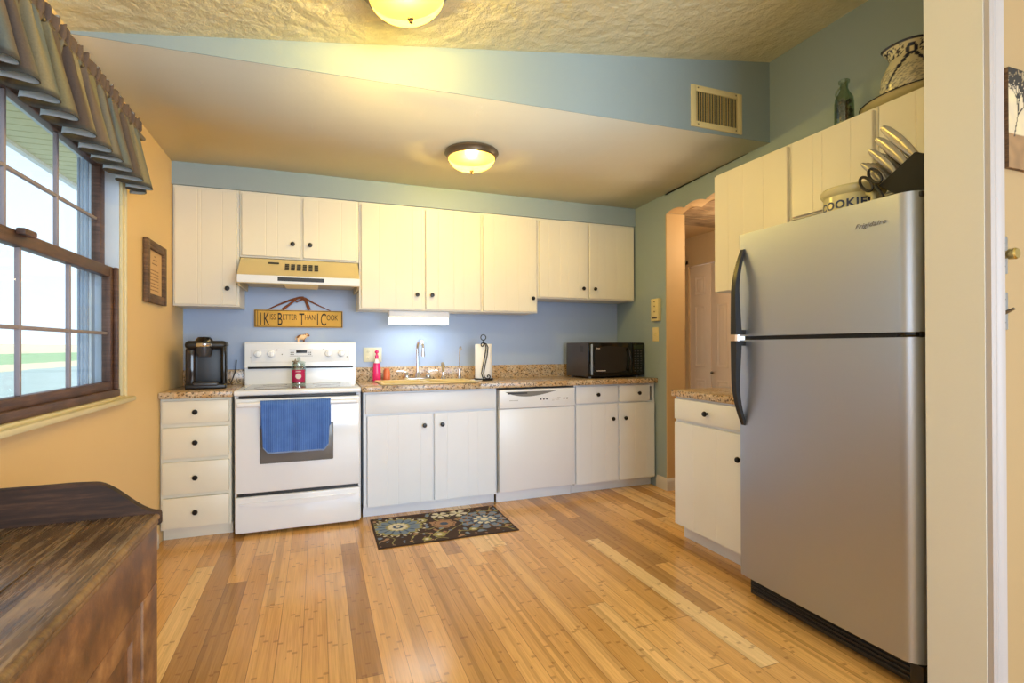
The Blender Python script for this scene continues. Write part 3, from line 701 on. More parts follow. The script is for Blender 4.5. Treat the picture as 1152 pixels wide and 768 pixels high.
# ================================================================== STOVE
def stove():
    x0, x1 = .4085, 1.1805
    r = thing('electric_range', 'white freestanding electric range with a blue towel on its oven door', 'stove', (x0, -.64, 0))
    w_ = x1 - x0
    def MBp(): return MB()
    m = MB(); m.box(0, w_, .03, .6, .02, .895, .004); m.build('body', 'enamel', r)
    m = MB(); m.box(-.0, w_, -.02, .60, .890, .925, .010, 3); m.build('cooktop_frame', 'enamel', r)
    m = MB(); m.box(.045, w_ - .045, .03, .52, .925, .9275, .001, 1); ck = m.build('glass_cooktop', 'cooktop', r)
    for bx, by, br in ((.21, .15, .11), (.56, .15, .085), (.21, .40, .08), (.56, .40, .10)):
        b = MB(); b.lathe([(br, 0), (br, .0006), (br - .004, .0006), (br - .004, 0)], (bx, by, .9275), 40, cap=False); b.build('burner_ring', 'dkgrey', ck)
    # backguard
    m = MB(); m.prism([(.535, .92), (.535, 1.045), (.527, 1.048), (.530, 1.225), (.540, 1.237), (.62, 1.237), (.62, .92)], 'x', .0, w_, ); bgd = m.build('backguard', 'enamel', r)
    m = MB(); m.box(.02, w_ - .02, .522, .53, 1.040, 1.056, .002); m.build('vent_slot', 'black', bgd)
    m = MB(); m.box(.04, w_ - .04, .5265, .53, 1.085, 1.185, .002, 1); cp = m.build('control_panel', 'enamel_m', bgd)
    for kx in (.085, .175, .572, .665):
        k_ = MB(); k_.lathe([(.0285, 0), (.0285, .006), (.024, .008), (.021, .022), (.0, .024)], (kx, .527, 1.150), 24, RX90); k_.box(kx - .004, kx + .004, .497, .507, 1.13, 1.17, .002)
        k_.build('burner_knob', 'enamel', cp)
    for dx, dz in ((.245, .142), (.035, .118), (.21, .175), (.53, .175), (.705, .12)):
        k_ = MB(); k_.box(dx, dx + .0065, .5255, .5275, 1.0 + dz, 1.0 + dz + .007); k_.build('indicator_light', 'black', cp)
    k_ = MB(); k_.box(.30, .46, .524, .528, 1.132, 1.134); k_.box(.30, .46, .524, .528, 1.178, 1.180)
    for dx in (.305, .32, .425, .44):
        for dz in (1.142, 1.156): k_.box(dx, dx + .01, .524, .527, dz, dz + .006)
    k_.build('clock_buttons', 'dkgrey', cp)
    k_ = MB(); k_.box(.345, .42, .523, .5275, 1.155, 1.175, .001); dsp = k_.build('clock_display', 'black', cp)
    # oven door
    m = MB(); m.box(.008, w_ - .008, -.022, .03, .272, .872, .010, 3); dr = m.build('oven_door', 'enamel', r)
    m = MB(); m.box(.150, .592, -.0235, -.021, .455, .700, .006, 2)
    m.build('oven_window', 'ovenglass', dr)
    m = MB(); m.box(.03, w_ - .03, -.020, .004, .873, .888, .002); m.build('door_gap', 'black', r)
    m = MB(); m.box(.022, w_ - .022, -.068, -.046, .822, .852, .009, 3)
    for hx in (.045, w_ - .065): m.box(hx, hx + .022, -.055, -.02, .826, .848, .005)
    m.build('door_handle', 'enamel', dr)
    m = MB(); m.box(.02, w_ - .02, -.006, .03, .252, .272); m.build('seam', 'black', r)
    m = MB(); m.box(.008, w_ - .008, -.018, .03, .022, .250, .008, 3); d2 = m.build('storage_drawer', 'enamel', r)
    pts = [(.03, .205)] + [(.03 + (w_ - .06) * i / 24, .205 - .028 * math.sin(PI * i / 24) ** .45) for i in range(25)] + [(w_ - .03, .205), (w_ - .03, .212), (.03, .212)]
    m = MB(); m.prism(pts, 'y', -.026, -.016, .0); m.build('drawer_pull', 'enamel', d2)
    for fx in (.04, w_ - .04):
        for fy in (.06, .55):
            m = MB(); m.lathe([(.018, 0), (.018, .012), (.01, .014), (.01, .021)], (fx, fy, 0), 14); m.build('foot', 'black', r)
stove()

def towel():
    x0, x1 = .565, .985; yb = -.64
    m = MB()
    def f(u, v):
        # v 0 back hem inside, over the bar, front hem
        s = v
        L1, L2 = .16, .315
        tot = L1 + L2 + .06; d = s * tot
        yo, zi = yb - .057, .853
        wid = 1.0 - .07 * max(0, (d - L1)) / (L2) 
        x = (x0 + x1) / 2 + (u - .5) * (x1 - x0) * wid
        wob = .006 * math.sin(u * 17 + 1) * min(1, max(0, d - L1 - .06) * 6) + .004 * math.sin(u * 31)* min(1, max(0, d - L1 - .06) * 5)
        rc = .017
        if d < L1: return (x, yo + rc, zi - .008 - (L1 - d))
        d -= L1
        if d < .06:
            a = PI * d / .06; return (x, yo + rc * math.cos(a), zi - .008 + rc * math.sin(a) * .8)
        d -= .06
        ex = abs(u - .5) * 2; lift = .035 * max(0, ex - .86) / .14 * (d / L2) ** 3
        return (x, yo - rc - .004 + wob - .01 * d / L2, zi - .008 - d + lift - .012 * math.sin(u * PI) * 0)
    m.grid(f, 60, 60)
    o = m.build('hand_towel', 'towel', angle=80)
    so = o.modifiers.new('s', 'SOLIDIFY'); so.thickness = .006; so.offset = 0
    tag(o, 'blue ribbed hand towel draped over the oven door handle', 'towel')
    h = MB()
    def g(u, v):
        p = f(u, 1.0); return (p[0], p[1] - .004 + .004 * math.cos(v * 2 * PI), p[2] + .003 + .005 * math.sin(v * 2 * PI))
    h.grid(g, 60, 8); h.build('hem', 'hem', o)
towel()

# ---- range hood
def hood():
    x0, x1 = .4085, 1.1835; w_ = x1 - x0
    r = thing('range_hood', 'cream under-cabinet range hood with vents and a dark badge strip', 'range hood', (x0, 0, 1.61))
    m = MB()
    # shell: sloped face, band, open underside
    prof = [(-.005, .205), (-.33, .205), (-.335, .19), (-.487, .075), (-.495, .072), (-.50, .015), (-.485, .013), (-.475, .05), (-.02, .05), (-.005, .05)]
    m.prism(prof, 'x', 0, w_); m.build('shell', 'almond_hood', r)
    for a, b_ in ((0, .012), (w_ - .012, w_)):
        s = MB(); s.prism([(-.005, .05), (-.48, .05), (-.49, .014), (-.4, .004), (-.02, .004)], 'x', a, b_); s.build('side_panel', 'almond_hood', r)
    for fa, fb in ((.03, .27), (w_ - .27, w_ - .03)):
        m = MB(); m.box(fa, fb, -.46, -.1, .03, .052, .004); m.build('grease_filter', 'bronze2', r)
    m = MB(); m.box(.28, .50, -.47, -.22, .012, .05, .008); m.build('light_lens', 'hoodlens', r)
    m = MB(); m.box(.0, w_, -.505, -.497, .018, .070, .002, 1); m.build('front_band', 'cabw', r)
    m = MB(); m.box(.245, .54, -.508, -.503, .034, .060, .001, 1); m.build('switch_panel', 'black', r)
    # louvres on the sloping face
    n = Vector((0, .115, -.152)).normalized(); ang = math.atan2(.115, .152)
    def on(s_): # point on slope
        return (-.335 - .152 * s_, .19 - .115 * s_)
    for i in range(6):
        v = MB(); bx = .285 + i * .038
        for j in range(4):
            y, z = on(.25 + j * .12); v.box(bx, bx + .026, y - .006, y + .002, z - .001, z + .008)
        v.build('vent', 'slot', r)
    v = MB(); y, z = on(.2); v.box(.175, .245, y - .007, y + .002, z - .001, z + .010); v.build('rating_label', 'slot', r)
MT['almond_hood'] = simple('hood_enamel', (214, 196, 146), 0.35, var=0.02)
MT['bronze2'] = simple('filter_mesh', (186, 176, 150), 0.5, 0.5, bump=.6, bscale=300)
hood()
light('AREA', 'hood_bulb', (.80, -.30, 1.615), 1.2, (1, .8, .5), shape='RECTANGLE', size=.2, size_y=.1)

# ---- under cabinet light
r = thing('under_cabinet_light', 'lit fluorescent strip light under the upper cabinet over the sink', 'light', (1.655, -.22, 1.478))
m = MB(); m.box(-.235, .235, -.05, .05, -.05, -.001, .004); m.build('housing', 'cabw', r)
m = MB(); m.box(-.232, .232, -.048, .048, -.105, -.05, .012, 3); m.build('diffuser', 'tub', r)
light('AREA', 'sink_strip_tube', (1.655, -.22, 1.366), 2.2, (.86, .93, 1.0), shape='RECTANGLE', size=.44, size_y=.08)

# ================================================================== DISHWASHER
def dishwasher():
    r = thing('dishwasher', 'white built-in dishwasher between the sink cabinet and the drawers', 'dishwasher', (2.183, YF, 0)); w_ = .646
    m = MB(); m.box(.004, w_ - .004, .0, .56, .08, .868); m.build('tub_body', 'enamel_m', r)
    m = MB(); m.box(.004, w_ - .004, -.034, -.001, .095, .722, .006); m.build('door', 'enamel_m', r)
    m = MB(); m.box(.004, w_ - .004, -.040, -.001, .724, .870, .008, 3); p = m.build('control_panel', 'enamel_m', r)
    pts = [(.05, .852)] + [(.05 + .43 * i / 20, .852 - .038 * math.sin(PI * (i / 20) ** .8)) for i in range(21)] + [(.48, .852)]
    m = MB(); m.prism(pts[1:], 'y', -.0415, -.038); m.build('handle_pocket', 'grey', p)
    m = MB(); m.box(.07, .23, -.043, -.039, .834, .846); m.build('vent_grille', 'dkgrey', p)
    for x in (.345, .37, .395, .545, .572):
        b = MB(); b.lathe([(.0065, 0), (.006, .003), (0, .0035)], (x, -.040, .788), 12, RX90); b.build('button', 'dkgrey', p)
    m = MB()
    for x, z, l in ((.44, .79, .03), (.44, .775, .02), (.485, .795, .03), (.47, .78, .035)): m.box(x, x + l, -.0405, -.0395, z, z + .002)
    for i in range(9): m.box(.085 + i * .008, .090 + i * .008, -.0405, -.0395, .783, .787)
    m.build('printing', 'grey', p)
    m = MB(); m.box(.004, w_ - .004, .045, .055, .0, .095); m.build('toe_kick', 'cabw', r)
dishwasher()

# ================================================================== REFRIGERATOR
def fridge():
    X = 2.78
    r = thing('refrigerator', 'tall stainless steel top-freezer refrigerator with black handles', 'refrigerator', (X, -2.385, 0), RZ)
    w_ = .78
    m = MB(); m.box(.012, w_ - .012, .085, .78, .03, 1.700, .006); m.build('body', 'blackmat', r)
    def door(z0, z1, name):
        prof = []
        R_ = .062
        prof += [(0, .075), (0, .012)] + [(.012 * (1 - math.cos(a)), .012 * (1 - math.sin(a))) for a in [PI / 2 * i / 5 for i in range(1, 6)]]
        # far side tight corner, gentle bow, near side wide roll
        for i in range(1, 12): 
            u = i / 12; prof.append((.012 + (w_ - R_ - .012) * u, -.004 * math.sin(PI * u)))
        prof += [(w_ - R_ + R_ * math.sin(a), R_ * 1.1 * (1 - math.cos(a))) for a in [PI / 2 * i / 12 for i in range(0, 13)]]
        prof += [(w_, .075)]
        m = MB(); m.prism(prof, 'z', z0, z1); return m.build(name, 'steel', r, angle=50)
    fz = door(1.243, 1.722, 'freezer_door'); fd = door(.118, 1.225, 'fridge_door')
    m = MB(); m.box(.008, w_ - .006, .03, .085, 1.224, 1.244); m.build('door_gasket', 'black', r)
    m = MB(); m.box(w_ - .075, w_ - .012, .012, .06, 1.2255, 1.2425, .003); m.build('hinge_bracket', 'blackgloss', r)
    m = MB(); m.box(w_ - .06, w_ - .0, .03, .10, 1.7005, 1.7195, .004); m.build('hinge_cover', 'black', r)
    m = MB(); m.box(.01, w_ - .03, .055, .085, .02, .112, .004)
    for i in range(4): m.box(.02, w_ - .05, .048, .056, .035 + i * .018, .044 + i * .018, .002, 1)
    m.build('base_grille', 'black', r)
    m = MB(); m.box(w_ - .05, w_ - .005, .03, .10, .02, .112, .006); m.build('hinge_foot', 'black', r)
    for fx in (.06, w_ - .06):
        for fy in (.12, .7):
            m = MB(); m.lathe([(.02, 0), (.02, .03)], (fx, fy, 0), 12); m.build('leveling_foot', 'black', r)
    # handles: wide at the door gap, tapering away
    def handle(z_in, z_out, parent):
        m = MB(); N = 16; rings = []
        for i in range(N + 1):
            u = i / N; z = z_in + (z_out - z_in) * u
            out = -.056 * (1 - max(0, (u - .45) / .55) ** 1.9) - .006; hw = .017 - .007 * u; th = .034 - .020 * u
            ring = [m.bm.verts.new(p) for p in ((.03 - hw, out, z), (.03 + hw, out, z), (.03 + hw * 1.1, out + th, z), (.03 - hw * 1.1, out + th, z))]
            rings.append(ring)
        for A, B in zip(rings, rings[1:]):
            for j in range(4): m.bm.faces.new((A[j], A[(j + 1) % 4], B[(j + 1) % 4], B[j]))
        m.bm.faces.new(rings[0]); m.bm.faces.new(rings[-1]); bmesh.ops.recalc_face_normals(m.bm, faces=m.bm.faces)
        s = -1 if z_in > z_out else 1
        m.box(.016, .044, -.055, .004, min(z_in, z_in + s * .022), max(z_in, z_in + s * .022), .004)
        m.build('handle', 'black', parent)
    handle(1.250, 1.650, fz); handle(1.220, .825, fd)
    m = MB(); m.add(text_mesh('Frigidaire', .025, .0006, .45, 1.15), T(.57, -.0035, 1.628) @ RX90); m.build('name_badge', 'grey', fz)
fridge()

# ---- things on the refrigerator
r = thing('cookie_crock', 'squat glazed stoneware crock with blue lettering on the refrigerator', 'crock', (3.02, -2.775, 1.7005), -PI / 2 + .30)
m = MB(); m.lathe([(0, .002), (.095, .002), (.108, .012), (.110, .08), (.108, .118), (.113, .124), (.118, .132), (.118, .148), (.112, .155), (.106, .150), (.104, .125), (.100, .02), (0, .016)], (0, 0, 0), 48); m.build('pot', 'crock', r)
def curved_text(body, size, rad, zc, ang0, name, mat, parent, ex=.0012):
    b = text_mesh(body, size, ex, 0, 1.15, 'CENTER', .0014)
    for v in b.verts:
        x, y, z = v.co; a = ang0 + x / rad - PI / 2; rr = rad + z
        v.co = (rr * math.cos(a), rr * math.sin(a), zc + y)
    m = MB(); m.add(b); return m.build(name, mat, parent)
curved_text('COOKIES', .046, .1095, .062, .0, 'lettering', 'inkblue', r)
m = MB(); 
P = [(.105 + .045 * math.sin(PI * i / 12) , 0, .045 + .065 * i / 12) for i in range(13)]
m.tube(P, .011, 10, Matrix.Rotation(-PI / 2 + .80, 4, 'Z')); m.build('handle', 'crock', r)

def knife_block():
    # block leans back towards the near side, handles point up and to the far side
    r = thing('knife_block', 'black knife block full of steel handled knives on the refrigerator', 'knife block', (2.98, -3.02, 1.701), 0)
    # local frame: handle axis direction in Y-Z plane
    dv = Vector((-.08, .52, .82)).normalized()
    m = MB()
    # side profile in (y,z)
    m.prism([(-.12, .0), (.035, .0), (.035, .02), (.0, .05), (.075, .11), (-.055, .195), (-.12, .16)], 'x', -.06, .06, .004); m.build('block', 'blackmat', r)
    m = MB(); m.box(-.05, .05, .02, .10, .0, .02, .003); m.build('wooden_base', 'crock', r)
    q = Vector((0, -.02, .045)); e = Vector((0, .045 + .02, .135 - .045)); perp = Vector((0, -.82, .52)).normalized()
    def handle(c, L_, wd, mat, name='knife', tk=.009, bend=.012):
        # a flattened tapered handle from c along dv with slight drop at the butt
        mm = MB(); N = 10; rings = []
        side = Vector((1, 0, 0)); 
        for i in range(N + 1):
            u = i / N; cc = c + dv * (L_ * u) - perp * (bend * u * u); hw = wd * (.75 + .35 * math.sin(PI * u) + .15 * u) * (1 if u < .97 else .7)
            rings.append([mm.bm.verts.new(cc + side * (tk * math.cos(a)) + perp * (hw * math.sin(a))) for a in [2 * PI * j / 10 for j in range(10)]])
        for A, B in zip(rings, rings[1:]):
            for j in range(10): mm.bm.faces.new((A[j], A[(j + 1) % 10], B[(j + 1) % 10], B[j]))
        mm.bm.faces.new(rings[0]); mm.bm.faces.new(rings[-1]); bmesh.ops.recalc_face_normals(mm.bm, faces=mm.bm.faces)
        return mm
    org = Vector(r.location)
    spec = []
    top0 = Vector((0, -.035, .195)); 
    def face(x, t_, out=.002): return (x, .075 - .13 * t_ + out, .11 + .085 * t_ + out)
    rows = [(face(-.03, .90), .155, .0125, 'knifeh'), (face(.028, .78), .15, .0125, 'knifeh'), (face(-.03, .66), .14, .012, 'knifeh'), (face(.028, .54), .13, .0115, 'black'),
            (face(-.036, .40), .125, .010, 'knifeh'), (face(-.004, .33), .122, .010, 'knifeh'), (face(.03, .36), .12, .010, 'knifeh')] + [(face(-.044 + .022 * i, .10 + .02 * i), .105, .008, 'knifeh') for i in range(5)]
    names = ['topmost steel handled knife in the knife block', 'second highest steel knife in the block, set behind', 'steel handled knife below the two highest in the block', 'black handled knife in the middle of the block',
             'front steel knife of the middle row in the block', 'central steel knife of the middle row in the block', 'rear steel knife of the middle row in the block']
    for i, (c, L_, wd, mt) in enumerate(rows):
        mm = handle(Vector(c), L_ * 1.15, wd * 1.3, mt)
        bmesh.ops.transform(mm.bm, matrix=T(*org), verts=mm.bm.verts)
        o = mm.build('kitchen_knife' if i < 7 else 'steak_knife', mt)
        if i < 7: tag(o, names[i], 'knife', 'knives in the knife block')
        else: tag(o, 'steak knife with a steel handle in the lowest row of the block', 'knife', 'steak knives in the block')
    mm = MB()
    for sx_ in (-1, 1):
        cx = Vector((-.026, .070, .095)) + dv * .050 + perp * (.020 * sx_)
        pts = []
        for i in range(17):
            a = 2 * PI * i / 16; pts.append(org + cx + dv * (.034 * math.cos(a)) + perp * (.017 * math.sin(a)) + Vector((-.04, 0, 0)))
        mm.tube(pts, .0055, 8)
    mm.tube([org + Vector((-.068, .050, .06)), org + Vector((-.066, .070, .095)) + dv * .02], .006, 8)
    tag(mm.build('kitchen_scissors', 'black'), 'black handled kitchen scissors hanging at the front of the knife block', 'scissors')
knife_block()

# ---- things on top of the right wall cabinets
def bottle():
    r = thing('glass_jug', 'small green glass jug bottle filled with dark berries on the cabinet top', 'bottle', (3.46, -2.415, 2.30))
    s = .84
    m = MB(); m.lathe([(0, .002), (.050, .002), (.054, .01), (.053, .15), (.048, .18), (.028, .205), (.021, .225), (.022, .250), (.030, .256), (.031, .268), (.024, .272), (.019, .266), (.018, .23), (.044, .18), (.049, .15), (.050, .012), (0, .010)], (0, 0, 0), 36, Matrix.Diagonal((s, s, 1, 1))); m.build('bottle_body', 'bottleglass', r)
    m = MB(); random.seed(3)
    for i in range(110):
        a = random.random() * 2 * PI; q = .036 * math.sqrt(random.random()); m.ball((q * math.cos(a), q * math.sin(a), .02 + random.random() * .15), .0085, seg=8)
    m.build('berry_filling', 'inkblue', r)
    m = MB(); m.tube([(-.0, .018 + .028 * math.sin(PI * i / 10), .185 + .06 * i / 10) for i in range(11)], .005, 8); m.build('handle', 'bottleglass', r)
bottle()
def platter_pitcher():
    m = MB(); m.lathe([(0, .004), (.10, .004), (.16, .022), (.205, .038), (.207, .041), (.16, .028), (.10, .011), (0, .011)], (0, 0, 0), 64)
    r = m.build('platter', 'crock'); r.location = (3.50 - .04, -2.735, 2.300); r.scale = (.72, 1.05, 1)
    tag(r, 'round cream platter with a dark rim under the painted pitcher', 'platter')
    e = MB(); e.lathe([(.199, .036), (.204, .042), (.209, .041), (.207, .036)], (0, 0, 0), 64, cap=False); e.build('rim', 'iron', r)
    # pitcher, hand painted spongeware
    r = thing('painted_pitcher', 'blue and white painted stoneware pitcher on top of the right cabinets', 'pitcher', (3.46, -2.735, 2.312), .6)
    prof = [(0, .0), (.066, .0), (.105, .03), (.118, .08), (.112, .13), (.092, .175), (.078, .205), (.080, .235), (.092, .262), (.086, .262), (.074, .235), (.072, .2), (.1, .13), (.1, .04), (0, .015)]
    def outer(z):
        for (r0, z0), (r1, z1) in zip(prof[:9], prof[1:9]):
            if z0 <= z <= z1 and z1 > z0: return r0 + (r1 - r0) * (z - z0) / (z1 - z0)
        return .09
    m = MB(); N, K = 96, 70
    rows = []
    for j in range(K + 1):
        z = .262 * j / K; R_ = outer(z); row = []
        for i in range(N):
            a = 2 * PI * i / N; lip = 1 + (.22 * max(0, math.cos(a - PI / 2)) ** 6 * max(0, (z - .2) / .06)); row.append(m.bm.verts.new((R_ * lip * math.cos(a), R_ * lip * math.sin(a), z)))
        rows.append(row)
    for j in range(K):
        for i in range(N): m.bm.faces.new((rows[j][i], rows[j][(i + 1) % N], rows[j + 1][(i + 1) % N], rows[j + 1][i]))
    m.bm.faces.new(rows[0][::-1])
    o = m.build('pitcher_body', 'glaze', r)
    me = o.data; ca = me.color_attributes.new('Col', 'FLOAT_COLOR', 'POINT')
    W_ = lin((206, 200, 172)); B_ = lin((34, 38, 58)); Gy = lin((150, 150, 140))
    for i, v in enumerate(me.vertices):
        a = math.atan2(v.co.y, v.co.x); z = v.co.z; c = W_
        da = abs((a - PI + PI) % (2 * PI) - PI); # angle from -x
        t_ = (a - PI) if a > 0 else (a + PI); x = t_ * .1
        if z > .252: c = B_
        elif math.hypot(x, z - .215) < .028 and math.hypot(x, z - .215) > .012: c = B_
        elif any(math.hypot(abs(x) - (.022 + .012 * k_), z - (.185 - .02 * k_)) < .011 for k_ in range(3)): c = B_
        elif abs(abs(x) - (.02 + (.19 - z) * .55)) < .005 and .06 < z < .19: c = B_
        elif z < .15 and mnoise.noise((v.co.x * 220, v.co.y * 220, z * 220)) > .08: c = Gy if z > .05 else B_
        elif .2 < z < .25 and abs(x) > .035 and mnoise.noise((v.co.x * 120, v.co.y * 120, z * 120)) > .05: c = B_
        ca.data[i].color = (*c, 1)
    m = MB(); m.tube([(0, -.075 - .065 * math.sin(PI * i / 14), .06 + .175 * i / 14) for i in range(15)], .010, 10); m.build('handle', 'crock', r)
platter_pitcher()

# ================================================================== COUNTER ITEMS
def coffee_maker():
    r = thing('coffee_maker', 'black single serve coffee maker with a silver band on the corner worktop', 'coffee maker', (.205, -.30, .925), .10)
    m = MB(); m.box(-.115, .115, -.045, .15, .001, .30, .02, 3); b = m.build('rear_housing', 'black', r)
    m = MB(); m.box(.085, .120, -.13, .05, .001, .295, .016, 3); m.build('side_panel', 'blackgloss', r)
    m = MB(); m.box(-.118, -.062, -.10, .10, .02, .27, .014, 3); tk = m.build('water_tank', 'tank', r)
    m = MB(); m.box(-.12, .121, -.135, .14, .262, .318, .027, 5); m.build('top_shell', 'black', r, angle=60)
    m = MB(); m.box(-.118, .118, -.145, .0, .001, .034, .010, 3); bs = m.build('base', 'black', r)
    m = MB(); m.box(-.072, .072, -.152, -.02, .020, .046, .010, 3)
    tr_ = m.build('drip_tray', 'dkgrey', r)
    m = MB(); m.lathe([(.040, .215), (.048, .245), (.052, .285), (0, .285)], (-.012, -.095, 0), 28); m.build('brew_head', 'dkgrey', r)
    m = MB(); m.lathe([(.058, .278), (.062, .284), (.062, .296), (.056, .302), (0, .302)], (-.012, -.088, 0), 32, Matrix.Diagonal((1, 1.1, 1, 1))); m.build('silver_band', 'chrome', r)
    m = MB(); m.lathe([(.054, .300), (.050, .325), (.036, .342), (0, .346)], (-.012, -.085, 0), 32, Matrix.Diagonal((1, 1.15, 1, 1))); m.build('lid', 'blackgloss', r)
    for i in range(3):
        k_ = MB(); k_.lathe([(.009, 0), (.008, .003), (0, .004)], (.070 + (i - 1) * .019, -.105 + .006 * i, .314), 14); k_.build('button', 'dkgrey', r)
    m = MB(); m.tube([(.10, .10, .02), (.13, .2, .01), (.16, .23, .10), (.165, .255, .18)], .004, 8); m.build('cord', 'black', r)
MT['tank'] = simple('smoked_tank', (46, 40, 38), 0.08)
coffee_maker()

def microwave():
    w_, d_, h_ = .575, .37, .305
    r = thing('microwave', 'black countertop microwave in the corner under the right cabinets', 'microwave', (3.028, -.498, .925), math.radians(4))
    m = MB(); m.box(0, w_, .022, d_, .014, h_, .006); m.build('case', 'dkgrey2', r)
    m = MB(); m.box(0, w_ * .775, 0, .021, .018, h_ - .002, .006); dr = m.build('door', 'blackgloss', r)
    m = MB(); m.box(w_ * .778, w_, 0, .021, .018, h_ - .002, .006); cp = m.build('control_panel', 'blackgloss', r)
    # bowed window
    pts = []
    wx0, wx1, wz0, wz1 = .055, .37, .06, .262
    for i in range(13): u = i / 12; pts.append((wx0 + (wx1 - wx0) * u, wz0 - .012 * math.sin(PI * u)))
    for i in range(9): u = i / 8; pts.append((wx1 + .018 * math.sin(PI * u), wz0 + (wz1 - wz0) * u))
    for i in range(13): u = i / 12; pts.append((wx1 - (wx1 - wx0) * u, wz1 + .012 * math.sin(PI * u)))
    q = []
    for p in pts:
        if not q or math.hypot(p[0] - q[-1][0], p[1] - q[-1][1]) > 1e-4: q.append(p)
    m = MB(); m.prism(q, 'y', -.003, .002); m.build('window', 'mwglass', dr)
    m = MB(); m.box(.018, .036, -.004, .002, .03, h_ - .015, .003); m.build('edge_trim', 'vinyl', dr)
    m = MB(); m.tube([(.405, -.002, .055), (.400, -.022, .075), (.412, -.030, .15), (.400, -.022, .235), (.405, -.002, .255)], [.007, .010, .012, .010, .007], 10); m.build('handle', 'blackgloss', dr)
    m = MB(); m.add(text_mesh('Sanyo', .017, .0004), T(.066, -.0036, .250) @ RX90); m.build('brand_badge', 'labelw', dr)
    m = MB()
    for i in range(12): m.box(.075 + i * .0075, .0805 + i * .0075, -.0042, -.003, .062, .069)
    m.build('model_badge', 'labelw', dr)
    m = MB(); m.box(w_ * .80, w_ * .98, -.0018, .001, .25, .285, .001, 1); m.build('display', 'greendisp', cp)
    m = MB()
    for j in range(9):
        for i in range(3): 
            bx, bz = w_ * .815 + i * .031, .225 - j * .0215; m.box(bx, bx + .019, -.0014, .0005, bz, bz + .010, .001, 1)
    m.build('keypad', 'dkgrey', cp)
    for fx in (.04, w_ - .04):
        for fy in (.05, .33):
            m = MB(); m.lathe([(.012, 0.0005), (.012, .015)], (fx, fy, 0), 12); m.build('foot', 'grey', r)
    m = MB()
    for j in range(6): m.box(-.0012, .001, .09, .14, .225 + j * .009, .229 + j * .009)
    m.build('side_vents', 'black', r)
MT['dkgrey2'] = simple('microwave_case', (66, 62, 66), 0.35)
MT['mwglass'] = simple('microwave_window', (44, 42, 40), 0.15)
MT['greendisp'] = simple('display_green', (44, 52, 30), 0.2)
microwave()

def paper_towels():
    r = thing('paper_towel_holder', 'black wrought iron paper towel holder with scrolls on the worktop', 'paper towel holder', (2.165, -.30, .925))
    m = MB(); m.lathe([(0, .004), (.078, .004), (.080, .010), (.078, .016), (0, .016)], (0, 0, 0), 36)
    for a in range(3): m.ball((.062 * math.cos(a * 2.1), .062 * math.sin(a * 2.1), .005), .0055, seg=10)
    m.build('base', 'iron', r)
    m = MB(); m.tube([(0, 0, .012), (0, 0, .325)] + [(.0 + .022 * math.sin(a), 0, .347 - .022 * math.cos(a)) for a in [2 * PI * i / 16 for i in range(17)]], .0035, 8); m.build('post', 'iron', r)
    m = MB()
    def scr(off):
        pts = []
        for i in range(15): a = -PI * .5 + 1.7 * PI * (1 - i / 14); rr = .006 + .012 * i / 14; pts.append((off - .012 + rr * math.cos(a), -.078, .292 + rr * math.sin(a)))
        for i in range(1, 15): u = i / 14; pts.append((off + .018 - .040 * (3 * u * u - 2 * u ** 3) + .012 * math.sin(PI * u), -.078, .300 - .265 * u))
        return pts
    p1 = [(-.020 + .014 * math.cos(a), -.080, .290 + .014 * math.sin(a)) for a in [PI * 1.6 - PI * 1.6 * i / 10 for i in range(11)]]
    p1 = [(-.012 + (.004 + .012 * i / 12) * math.cos(PI * 2.2 - PI * 1.75 * i / 12), -.080, .285 + (.004 + .014 * i / 12) * math.sin(PI * 2.2 - PI * 1.75 * i / 12)) for i in range(13)]
    SH = -.020
    p1 += [(.012, -.080, .288), (.018, -.080, .265), (.008, -.080, .20), (-.010, -.080, .12), (-.022, -.080, .06), (-.012, -.080, .03), (.0, -.080, .018)]
    m.tube([(q[0] + SH, q[1], q[2]) for q in p1], .0042, 8)
    p2 = [(.0, -.076, .302), (.018, -.080, .296), (.034, -.080, .268), (.026, -.080, .20), (.008, -.080, .12), (-.004, -.080, .06), (.004, -.080, .03), (.02, -.080, .018)]
    p2 += [(.036 + (.018 - .012 * i / 12) * math.cos(-PI * .6 + PI * 1.9 * i / 12), -.080, .034 + (.018 - .012 * i / 12) * math.sin(-PI * .6 + PI * 1.9 * i / 12)) for i in range(13)]
    m.tube([(q[0] + SH, q[1], q[2]) for q in p2], .0042, 8); m.tube([(SH, -.076, .302), (SH / 2, -.04, .312), (0, 0, .318)], .003, 8); m.tube([(SH, -.08, .018), (SH, -.074, .012)], .004, 8)
    m.build('scroll', 'iron', r)
    m = MB(); m.lathe([(.018, .018), (.066, .018), (.068, .022), (.068, .290), (.066, .294), (.018, .294), (.018, .018)], (2.165, -.30, .925), 40, cap=False)
    tag(m.build('paper_towel_roll', 'papertowel'), 'white paper towel roll on the iron holder', 'paper towels')
paper_towels()

